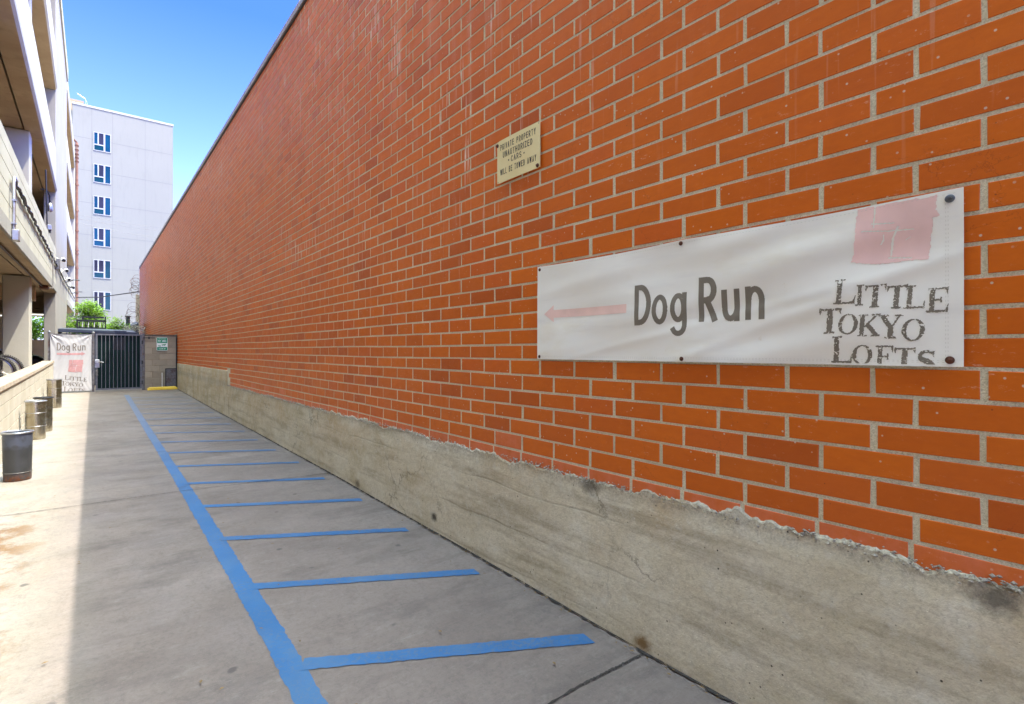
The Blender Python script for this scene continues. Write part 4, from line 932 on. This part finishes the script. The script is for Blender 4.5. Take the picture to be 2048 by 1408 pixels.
mb = MB(); mb.box(1.28, 1.60, GY-.075, GY-.058, 1.985, 2.01); mb.box(1.42, 1.46, GY-.08, GY-.055, 1.96, 2.03); mb.build('latch_arm', 'black_metal', hp)

bw = empty('block_wall', (1.76, GY, g0), 0, 'short grey-tan block wall closing the alley right of the gate', 'wall')
mb = MB(); rw = np.random.RandomState(9); x0w, x1w = 1.33, 2.19
ch_ = (2.06-g0)/9
for k in range(9):
    edges = [x0w]; x = x0w+(.40 if k % 2 else .2)
    while x < x1w-.06: edges.append(x); x += .40
    edges.append(x1w)
    for a, b in zip(edges, edges[1:]): mb.box(a+.004, b-.004, GY-.02+rw.uniform(-.002,.002), GY+.17, g0+k*ch_+.004, g0+(k+1)*ch_-.004, rw.rand(), bev=.004)
mb.build('blocks', 'grey_block', bw, tint=True)
mb = MB(); mb.box(x0w+.003, x1w-.003, GY-.013, GY+.165, g0-.03, 2.055); mb.build('mortar', 'cap', bw)
mb = MB(); mb.box(x0w-.005, x1w+.03, GY-.03, GY+.18, 2.062, 2.11, bev=.006); mb.build('cap', simple('dark_wall_cap', (.10,.08,.065), .9, 0, .2, 8, .3), bw)
mb = MB(); mb.box(x1w, x1w+.028, GY-.03, GY+.17, g0, 2.06); mb.build('edge_strip', 'black_metal', bw)
mb = MB(); mb.tube([(1.80,GY-.03,g0+.02),(1.80,GY-.03,g0+.55)], .014, 8); mb.build('conduit', 'white_plastic', bw)
sg = empty('pet_area_sign', (1.80, GY-.03, 1.78), 0, 'green and white pet area sign on the grey-tan block wall', 'sign')
sx0, sx1, sz0, sz1 = 1.65, 1.955, 1.58, 2.02
def gfn(s, t, off=0): return (sx0+s, GY-.036-off, sz0+t)
mb = MB(); pts = rr(0, 0, sx1-sx0, sz1-sz0, .03); n = len(pts)
mb.add([gfn(a, b, 0) for a, b in pts]+[gfn(a, b, -.004) for a, b in pts], [tuple(range(n)), tuple(reversed(range(n, 2*n)))]+[(i, (i+1) % n, n+(i+1) % n, n+i) for i in range(n)]); mb.build('plate', 'sign_white', sg)
W_, H_ = sx1-sx0, sz1-sz0
r = Raster(W_, H_, .003); base_m = (r.x > .012) & (r.x < W_-.012) & (r.y > .012) & (r.y < H_-.012)
for mm in (r.y > H_*.58, r.y < H_*.27): r.m = base_m & mm; r.mesh('green_field', 'sign_green', sg, gfn, .0012, .5)
for args in (('DESIGNATED', .05, H_*.86, W_-.10, .026, .004), ('PET AREA', .04, H_*.67, W_-.08, .055, .009), ('CLEAN UP', .06, H_*.10, W_-.12, .038, .006)):
    r = Raster(W_, H_, .002); r.text(*args); r.mesh('lettering', 'sign_white', sg, gfn, .0024, .5)
r = Raster(W_, H_, .0025)   # two small dogs
for ox, oy, k, f in ((.195, H_*.44, 1.0, 1), (.085, H_*.36, .72, -1)):
    r.m |= ((r.x-ox)/(.045*k))**2+((r.y-oy)/(.016*k))**2 < 1
    r.m |= ((r.x-ox-f*.045*k)/(.018*k))**2+((r.y-oy-.018*k)/(.013*k))**2 < 1
    for lx in (-.035, -.022, .022, .035): r.m |= r.seg((ox+lx*k, oy), (ox+lx*k, oy-.042*k), .008*k)
    r.m |= r.seg((ox-f*.04*k, oy), (ox-f*.06*k, oy+.03*k), .007*k)
r.mesh('dog_pictogram', 'sign_green', sg, gfn, .0024, .5)
pp = empty('leaning_panel', (2.06, GY-.07, g0), 0, 'dark framed grey panel leaning on the block wall by the brick wall', 'panel')
mb = MB(); mb.box(1.90, 2.20, GY-.075, GY-.065, g0+.01, .96); mb.build('sheet', 'grey_metal', pp)
mb = MB(); mb.box(1.885, 1.91, GY-.085, GY-.06, g0, .99); mb.box(2.185, 2.205, GY-.085, GY-.06, g0, .99); mb.box(1.91, 2.185, GY-.085, GY-.06, .965, .99); mb.build('frame', 'black_metal', pp)
# yellow wheel stop
ws = MB(); ya, yb = GY-.35, GY-.20
n = 12; X0, X1 = 1.38, 2.20
prof = [(0,0),(.15,0),(.135,.07),(.10,.10),(.05,.10),(.015,.07)]
for i, x in enumerate((X0, X0+.06, X1-.06, X1)):
    k = .55 if i in (0, 3) else 1
    for a, b in prof: ws.v.append((x, ya+a, gz(GY)+b*k)); ws.a.append(0)
for i in range(3):
    for j in range(6): a = i*6+j; b = i*6+(j+1) % 6; ws.f.append((a, b, b+6, a+6))
ws.f += [tuple(range(6)), tuple(reversed(range(18, 24)))]
tag(ws.build('wheel_stop', 'yellow'), 'yellow painted concrete wheel stop below the pet area sign', 'wheel stop')

# ================================================================== beyond the gate
sh = empty('storage_shed', (.2, 25, .3), 0, 'low dark slate shed roof showing just above the gate', 'shed')
mb = MB(); mb.box(-.9, 1.25, 24.6, 27.5, .3, 2.2); mb.build('wall', 'slate', sh)
mb = MB(); mb.hexa([(-1.0,24.4,2.24),(1.3,24.4,2.16),(1.3,27.6,2.30),(-1.0,27.6,2.36),(-1.0,24.4,2.36),(1.3,24.4,2.27),(1.3,27.6,2.46),(-1.0,27.6,2.50)]); mb.build('roof', 'slate', sh)
mb = MB(); mb.box(-1.02, 1.0, 24.37, 24.395, 2.24, 2.32); mb.build('roof_edge', 'slate', sh)
rk = empty('roof_rack', (0, 25.4, 2.5), 0, 'black slotted rack standing on the slate shed roof', 'rack')
for i in range(9):
    mb = MB(); x = -.38+i*.085; mb.tube([(x,25.0,2.44),(x+.01,25.0,2.62),(x+.03,25.0,2.68)], .014, 6); mb.build('slot_bar', 'white_plastic' if i % 2 else 'black_metal', rk)
mb = MB(); mb.box(-.46,.40,24.97,25.03,2.66,2.73); mb.box(-.46,.40,24.97,25.03,2.40,2.45); mb.box(-.30,.34,25.0,25.06,2.80,2.86); mb.box(-.46,-.42,24.97,25.03,2.45,2.66); mb.box(.36,.40,24.97,25.03,2.45,2.86); mb.box(-.30,-.26,25.0,25.06,2.73,2.80); mb.build('rail', 'black_metal', rk)
ta = MB(); ta.hexa([(1.0,34.0,.3),(2.0,34.0,.3),(2.0,37,.3),(1.0,37,.3),(1.05,34.1,2.62),(1.9,34.0,3.05),(1.95,36.9,3.25),(1.15,36.8,2.75)])
tag(ta.build('tarp_cover', 'slate'), 'dark sloping tarp over stacked goods beside the brick wall end', 'tarp')
cw = MB(); cw.box(2.06, 2.235, 39.0, 39.35, .2, 5.0, bev=.01); cw.box(2.1, 6, 39.35, 39.6, .2, 4.9)
tag(cw.build('cream_wall', 'cream_wall'), 'thin cream block wall past the far end of the brick wall', 'wall')
pl = empty('small_chimney', (1.3, 34, 2.6), 0, 'thin dark flue pipe beyond the gate', 'pipe')
mb = MB(); mb.tube([(1.45,34,.3),(1.45,34,3.35)], .09, 10); mb.build('flue', 'slate', pl); mb = MB(); mb.lathe((1.45,34,3.35), [(.13,0),(.13,.05),(.02,.10)], 12); mb.build('cowl', 'grey_metal', pl)
def razor(name, c, R_, n, rise, lab, seed):
    rr2 = random.Random(seed); e = empty(name, c, 0, lab, 'razor wire', 'razor wire coils by the brick wall end')
    for j in range(n):
        ax = rr2.uniform(-.5, .5); bx = rr2.uniform(-.35, .35); cz = c[2]+rise*j/n+rr2.uniform(-.08, .08); cx = c[0]+rr2.uniform(-.1, .1); rad_ = R_*rr2.uniform(.75, 1.1); pts = []
        for i in range(40):
            a = 2*math.pi*i/40; x = rad_*math.cos(a); z = rad_*math.sin(a); pts.append((cx+x*math.cos(ax), c[1]+x*math.sin(ax)+z*bx, cz+z))
        mb = MB(); mb.tube(pts, .0065, 5, closed=True)
        for i in range(0, 40, 2):
            p = Vector(pts[i]); q = Vector((rr2.uniform(-1,1), rr2.uniform(-1,1), rr2.uniform(-1,1))).normalized()*.035; mb.add([p-q, p+Vector((0,0,.012)), p+q, p-Vector((0,0,.012))], [(0,1,2,3)])
        mb.build('wire_coil', 'rust', e, smooth=True)
razor('razor_wire', (2.02, 38.6, 4.95), .24, 9, 1.05, 'dense upper razor wire tangle by the top of the cream wall', 3)
razor('razor_wire', (1.86, 37.5, 3.45), .30, 5, .75, 'looser lower razor wire coil above the sloping tarp', 5)
tube_obj('utility_cable', [(x_, 46.9, 5.25), (.4, 44, 5.12), (2.2, 38.9, 5.16)], .03, 'black_metal', 'single dark cable across the alley from drain pipe to brick wall end', 'cable')
for i, (za, zb2_) in enumerate([(11.6, 11.5), (11.3, 11.25), (11.0, 10.55)]):
    tube_obj('overhead_wire', [(-1.0, 50, za), (2.2, 50.5, (za+zb2_)/2-.05), (8, 51, zb2_)], .009, 'grey_metal', ['upper level thin wire in front of the white building', 'middle thin wire in front of the white building', 'lower sloping thin wire in front of the white building'][i], 'wire', 'thin overhead wires')

# ================================================================== white building behind
wb = empty('apartment_building', (2.4, 62, .3), 0, 'tall lavender-white apartment block with stacked blue windows behind the alley', 'building')
mb = MB(); BY0 = 62.0; top = 24.05
mb.box(-1.42, 6.28, BY0, 84, .2, top); mb.build('wall', 'bldg', wb)
mb = MB(); mb.box(-1.46, 6.33, BY0-.05, 84.05, top+.003, top+.17); mb.build('parapet_cap', simple('parapet_flashing', (.40,.39,.36), .5, 0, .04), wb)
mb = MB(); mb.box(-3.2, -1.425, 62.9, 84, .2, top-.3); mb.build('set_back_wing', 'bldg', wb)
mb = MB()
for i in range(7):
    z = 3.4+i*2.96; mb.box(-1.40, 6.26, BY0-.004, BY0-.001, z-.015, z+.015)
for x in (-.05, 1.48, 4.0): mb.box(x-.012, x+.012, BY0-.0035, BY0-.0012, .3, top)
mb.build('control_joint', simple('stucco_joint', (.17,.16,.145), .9, 0, .05), wb)
mb = MB(); mb.box(-2.6, -.64, 64, 70, top-.3, top+.62+.55); mb.build('penthouse', 'tan', wb)
wi = 0
for i in range(7):
    zt = 21.89-i*2.963; zb3 = zt-1.72
    if zb3 < .5: continue
    x0, x1 = .07, 1.36; last = (i == 5)
    fr = MB(); f_ = .055
    yf = BY0-.05
    fr.box(x0, x1, yf, BY0-.002, zt-f_, zt); fr.box(x0, x1, yf, BY0-.002, zb3, zb3+f_); fr.box(x0, x0+f_, yf+.001, BY0-.002, zb3+f_, zt-f_); fr.box(x1-f_, x1, yf+.001, BY0-.002, zb3+f_, zt-f_)
    fr.box(.81, .93, yf+.002, BY0-.002, zb3+f_, zt-f_); fr.box(.37, .46, yf+.003, BY0-.002, (zb3+f_) if i >= 5 else (zb3+.62), zt-f_)
    if i < 5: fr.box(x0+f_, .81, yf+.004, BY0-.002, zb3+.52, zb3+.62)
    w_ = fr.build('window', 'wframe', wb)
    g1 = MB(); g1.box(.932, x1-f_-.001, BY0-.02, BY0-.004, zb3+f_, zt-f_); sub('pane', g1, 'glass_blue' if i < 4 else 'glass_teal', w_)
    g1 = MB(); g1.box(x0+f_, .369, BY0-.02, BY0-.004, zb3+(.62 if i < 5 else f_), zt-f_); sub('pane', g1, 'glass_blue' if i < 4 else 'glass_dark', w_)
    g1 = MB(); g1.box(.461, .809, BY0-.02, BY0-.004, zb3+(.62 if i < 5 else f_), zt-f_); sub('pane', g1, 'glass_dark', w_)
    if i < 5: g1 = MB(); g1.box(x0+f_, .809, BY0-.0205, BY0-.0045, zb3+f_, zb3+.52); sub('pane', g1, 'glass_teal' if i != 3 else 'glass_blue', w_)
an = empty('antenna', (-.5, 64, top+.2), 0, 'thin television antenna on the white building roof', 'antenna')
mb = MB(); mb.tube([(-.50,63.8,top),(-.50,63.8,top+1.35)], .018, 6); mb.build('mast', 'antenna', an)
mb = MB(); mb.tube([(-1.12,63.8,top+1.72),(-.52,63.8,top+1.35)], .012, 6)
for k in range(7): 
    f = k/6; px, pz = -1.1+.56*f, top+1.70-.34*f; mb.tube([(px,63.55,pz),(px,64.05,pz)], .007, 5)
mb.tube([(-.50,63.8,top+1.3),(-.36,63.8,top+.9)], .012, 5); mb.build('boom', 'antenna', an)

# ================================================================== vegetation
def tree(name, base, blobs, label, cat, nleaf, lsize, mat, trunk_h, tr=.09, seed=1, limbs=True):
    rt = random.Random(seed); e = empty(name, base, 0, label, cat)
    mb = MB(); mb.tube([base, (base[0]+.05, base[1], base[2]+trunk_h*.5), (base[0], base[1]+.05, base[2]+trunk_h)], [tr, tr*.8, tr*.6], 9)
    for (cx, cy, cz, R_) in blobs: mb.tube([(base[0], base[1]+.05, base[2]+trunk_h*.8), ((base[0]+cx)/2, (base[1]+cy)/2, (base[2]+trunk_h+cz)/2-.1), (cx, cy, cz)], [tr*.45, tr*.28, tr*.1], 6)
    mb.build('trunk', 'bark', e, smooth=True)
    mb = MB(); tot = sum(b[3]**2 for b in blobs)
    for (cx, cy, cz, R_) in blobs:
        ncl = max(4, int(nleaf*R_**2/tot/16))
        for c in range(ncl):
            d = Vector((rt.gauss(0,1), rt.gauss(0,1), rt.gauss(0,.9))).normalized()*R_*rt.uniform(.45, 1.05); cc = Vector((cx,cy,cz))+d; tc = rt.random()
            for l in range(16):
                p = cc+Vector((rt.gauss(0,1), rt.gauss(0,1), rt.gauss(0,.7)))*lsize*1.1
                a = Vector((rt.gauss(0,1), rt.gauss(0,1), rt.gauss(-.2,.6))).normalized(); b = a.cross(Vector((rt.gauss(0,.4), rt.gauss(0,.4), 1))).normalized(); s_ = lsize*rt.uniform(.6, 1.2)
                mid = p+a*s_*.5+b.cross(a)*s_*.08
                mb.add([p, p+a*s_*.4+b*s_*.26, p+a*s_, p+a*s_*.4-b*s_*.26], [(0,1,2),(0,2,3)], min(1, max(0, .35*tc+.65*rt.random())))
    mb.build('crown', mat, e, tint=True, fix=False)
    return e
tree('tree', (-.1, 32, .3), [(-.1,32,3.45,.42),(.30,32.2,3.15,.30),(-.55,31.8,2.75,.30),(-.35,32.1,3.1,.34),(.05,31.8,2.85,.36),(.45,31.9,2.62,.25),(-.9,32.1,2.9,.32),(-.05,32,2.45,.40),(-.6,32,2.4,.35),(-.10,32.1,3.78,.24),(-.3,32,3.55,.28),(.15,32,3.4,.3)], 'leafy bright green tree rising behind the gate', 'tree', 7000, .105, 'leaf', 2.3, seed=4)
tree('shrub', (.8, 29, .3), [(.72,29,2.62,.24),(.95,29.1,2.45,.22),(.5,29,2.45,.2),(.85,29,2.9,.14),(1.02,29,2.75,.12)], 'small green bush on the right of the leafy tree', 'shrub', 1500, .10, 'leaf', 2.1, .05, seed=8)
tree('dry_shrub', (1.35, 28.6, .3), [(1.22,28.6,2.5,.16),(1.45,28.7,2.56,.15),(1.62,28.6,2.5,.14)], 'pale dry shrub between the green bush and the tarp', 'shrub', 700, .07, 'leaf_pale', 2.0, .04, seed=9)
tree('tree', (-3.2, 50, .3), [(-3.2,50,3.6,.8),(-3.9,50.5,3.2,.9),(-2.6,49.6,3.1,.8),(-3.3,50.3,2.6,.9),(-2.3,50,3.9,.6)], 'green tree seen through the garage ground floor', 'tree', 5200, .19, 'leaf', 2.6, .14, seed=12)

# ================================================================== parked car in the garage (dim, seen in a slot)
car = empty('parked_car', (-3.4, 28.2, .5), 0, 'parked car with a blue bonnet inside the garage', 'car')
cx, cy, cz = -1.40, 28.2, .5      # nose toward +X at cx
def carsec(mb, secs, mat, name, smooth=True):
    n = len(secs[0][1]); 
    for x, ring in secs:
        for (yy_, zz_) in ring: mb.v.append((x, cy+yy_, cz+zz_)); mb.a.append(0)
    for i in range(len(secs)-1):
        for j in range(n): a = i*n+j; b = i*n+(j+1) % n; mb.f.append((a, b, b+n, a+n))
    mb.f += [tuple(range(n)), tuple(reversed(range((len(secs)-1)*n, len(secs)*n)))]; return mb.build(name, mat, car, smooth=smooth)
def ring(w, z0, z1, zs): return [(-w*.92,z0),(-w,z0+.12),(-w,zs),(-w*.88,z1),(-w*.4,z1+.03),(w*.4,z1+.03),(w*.88,z1),(w,zs),(w,z0+.12),(w*.92,z0)]
mb = MB(); carsec(mb, [(cx-4.5,ring(.78,.35,.80,.7)),(cx-4.3,ring(.86,.22,.98,.8)),(cx-3.2,ring(.9,.2,1.0,.85)),(cx-1.3,ring(.9,.2,.98,.85)),(cx-.9,ring(.89,.2,.94,.80)),(cx-.25,ring(.86,.2,.82,.72)),(cx-.02,ring(.78,.28,.66,.6)),(cx,ring(.72,.32,.58,.5))], 'car_paint', 'body')
mb = MB(); mb.v = [(cx-1.15,cy-.74,cz+.999),(cx-.25,cy-.70,cz+.868),(cx-.25,cy+.70,cz+.868),(cx-1.15,cy+.74,cz+.999),(cx-.7,cy-.76,cz+.955),(cx-.7,cy+.76,cz+.955)]; mb.a=[0]*6; mb.f=[(0,4,5,3),(4,1,2,5)]; mb.build('bonnet', 'car_blue', car)
mb = MB(); mb.hexa([(cx-3.9,cy-.80,cz+.98),(cx-1.15,cy-.80,cz+1.0),(cx-1.15,cy+.80,cz+1.0),(cx-3.9,cy+.80,cz+.98),(cx-3.3,cy-.62,cz+1.42),(cx-1.95,cy-.62,cz+1.42),(cx-1.95,cy+.62,cz+1.42),(cx-3.3,cy+.62,cz+1.42)]); mb.build('window_glass', 'glass_dark', car)
mb = MB(); mb.box(cx-3.32, cx-1.93, cy-.63, cy+.63, cz+1.42, cz+1.46, bev=.015); mb.build('roof', 'car_paint', car)
for dx in (-.85, -3.6):
    for dy in (-.88, .70):
        mb = MB(); mb.lathe((cx+dx, cy+dy, cz+.33), [(.20,0),(.32,0),(.335,.04),(.335,.15),(.32,.19),(.2,.19)], 22, 'y'); w_ = mb.build('wheel', 'rubber', car, smooth=True)
        mb = MB(); mb.lathe((cx+dx, cy+dy-.004 if dy < 0 else cy+dy+.19, cz+.33), [(.21,0),(.19,.006)], 16, 'y'); sub('rim', mb, 'alloy', w_)
for dy in (-.62, .62):
    mb = MB(); mb.lathe((cx-.08, cy+dy, cz+.66), [(.03,.07),(.09,.05),(.10,0)], 12, 'x'); mb.build('headlight', 'headlight', car, smooth=True)

# ================================================================== bicycles behind the low wall
def bike(loc, rz, label, paint, ws_=.34):
    e = empty('bicycle', loc, rz, label, 'bicycle', 'bicycles parked behind the low wall'); e['_local'] = 1
    R_ = ws_
    def wheel(x):
        mb = MB(); mb.tube([(x+R_*math.cos(a), 0, R_+R_*math.sin(a)*.985) for a in np.linspace(0, 2*math.pi, 48, endpoint=False)], .024, 9, closed=True)
        for k in range(60):
            a = 2*math.pi*k/60; c, s_ = math.cos(a), math.sin(a); p = Vector((x+(R_+.022)*c, 0, R_+(R_+.022)*s_)); t_ = Vector((-s_, 0, c))*.009; o_ = Vector((c, 0, s_))*.012
            mb.add([p-t_+Vector((0,-.02,0)), p+t_+Vector((0,-.02,0)), p+t_+Vector((0,.02,0)), p-t_+Vector((0,.02,0)), p-t_+o_+Vector((0,-.016,0)), p+t_+o_+Vector((0,-.016,0)), p+t_+o_+Vector((0,.016,0)), p-t_+o_+Vector((0,.016,0))], [(0,3,2,1),(4,5,6,7),(0,1,5,4),(1,2,6,5),(2,3,7,6),(3,0,4,7)])
        w = mb.build('wheel', 'rubber', e, smooth=True); w['_local'] = 1
        m2 = MB(); m2.tube([(x+(R_-.035)*math.cos(a), 0, R_+(R_-.035)*math.sin(a)) for a in np.linspace(0, 2*math.pi, 48, endpoint=False)], .014, 8, closed=True); m2.build('rim', 'alloy', w, smooth=True)
        m3 = MB()
        for k in range(28):
            a = 2*math.pi*k/28; sg = 1 if k % 2 else -1; m3.tube([(x+.02*math.cos(a+.6*sg), sg*.02, R_+.02*math.sin(a+.6*sg)), (x+(R_-.04)*math.cos(a), 0, R_+(R_-.04)*math.sin(a))], .0016, 4, cap=False)
        m3.build('spokes', 'alloy', w); m4 = MB(); m4.lathe((x,0,R_), [(.022,-.04),(.018,-.03),(.018,.03),(.022,.04)], 12, 'y'); m4.build('hub', 'alloy', w); del w['_local']
    wheel(0); wheel(-1.03)
    H_ = Vector((-.16, 0, .80)); BBk = Vector((-.60, 0, .30)); S_ = Vector((-.76, 0, .78))
    mb = MB(); mb.tube([H_, BBk], .019, 8); mb.tube([H_+Vector((-.02,0,.04)), S_], .017, 8); mb.tube([BBk, S_+Vector((-.02,0,.06))], .017, 8)
    for s_ in (-.05, .05): mb.tube([BBk, (-1.03, s_, R_)], .010, 6); mb.tube([S_, (-1.03, s_, R_)], .009, 6)
    mb.tube([H_+Vector((.01,0,-.05)), H_+Vector((-.03,0,.09))], .022, 8); mb.build('frame', paint, e, smooth=True)
    mb = MB(); mb.tube([H_, (-.13,0,.72)], .016, 8)
    for s_ in (-.055, .055): mb.tube([(-.13,s_,.72), (-.10,s_,.60), (0,s_,R_)], .013, 8)
    mb.tube([(-.13,-.055,.72),(-.13,.055,.72)], .014, 6); mb.build('fork', paint, e, smooth=True)
    mb = MB(); mb.tube([H_+Vector((-.03,0,.09)), (-.20,0,.95), (-.14,0,.97)], .012, 8); mb.tube([(-.20,-.30,.99),(-.14,-.10,.97),(-.14,.10,.97),(-.20,.30,.99)], .012, 8); mb.build('handlebar', 'black_metal', e, smooth=True)
    mb = MB(); mb.tube([S_, (-.80,0,.90)], .012, 8); mb.hexa([(-.93,-.07,.90),(-.66,-.02,.90),(-.66,.02,.90),(-.93,.07,.90),(-.93,-.07,.94),(-.66,-.02,.93),(-.66,.02,.93),(-.93,.07,.94)]); mb.build('saddle', 'black_metal', e)
    mb = MB(); mb.lathe((BBk.x,-.03,BBk.z), [(.085,0),(.085,-.006)], 20, 'y'); mb.tube([(BBk.x,-.04,BBk.z),(BBk.x+.12,-.06,BBk.z-.11)], .009, 6); mb.tube([(BBk.x,.04,BBk.z),(BBk.x-.12,.06,BBk.z+.11)], .009, 6); mb.build('crank', 'alloy', e)
    del e['_local']
bike((-1.52, 15.5, .80), math.radians(-3), 'bicycle with a knobby black tyre against the garage column', 'black_metal')
bike((-1.55, 14.6, .80), math.radians(-10), 'bicycle with smooth dark tyres in front of the knobby one', 'silver_paint', .335)
bike((-1.50, 12.5, .66), math.radians(-14), 'pale framed bicycle lowest at the left edge behind the wall', 'silver_paint', .33)
mb = MB(); mb.box(-3.6, -1.18, 13.7, 16.4, .5, .80); mb.box(-3.6, -1.18, 11.2, 13.7, .5, .66); tag(mb.build('bike_plinth', 'cap'), 'concrete ledge the parked bicycles stand on', 'ledge')
for o in bpy.data.objects:
    if o.get('_local') is not None: del o['_local']
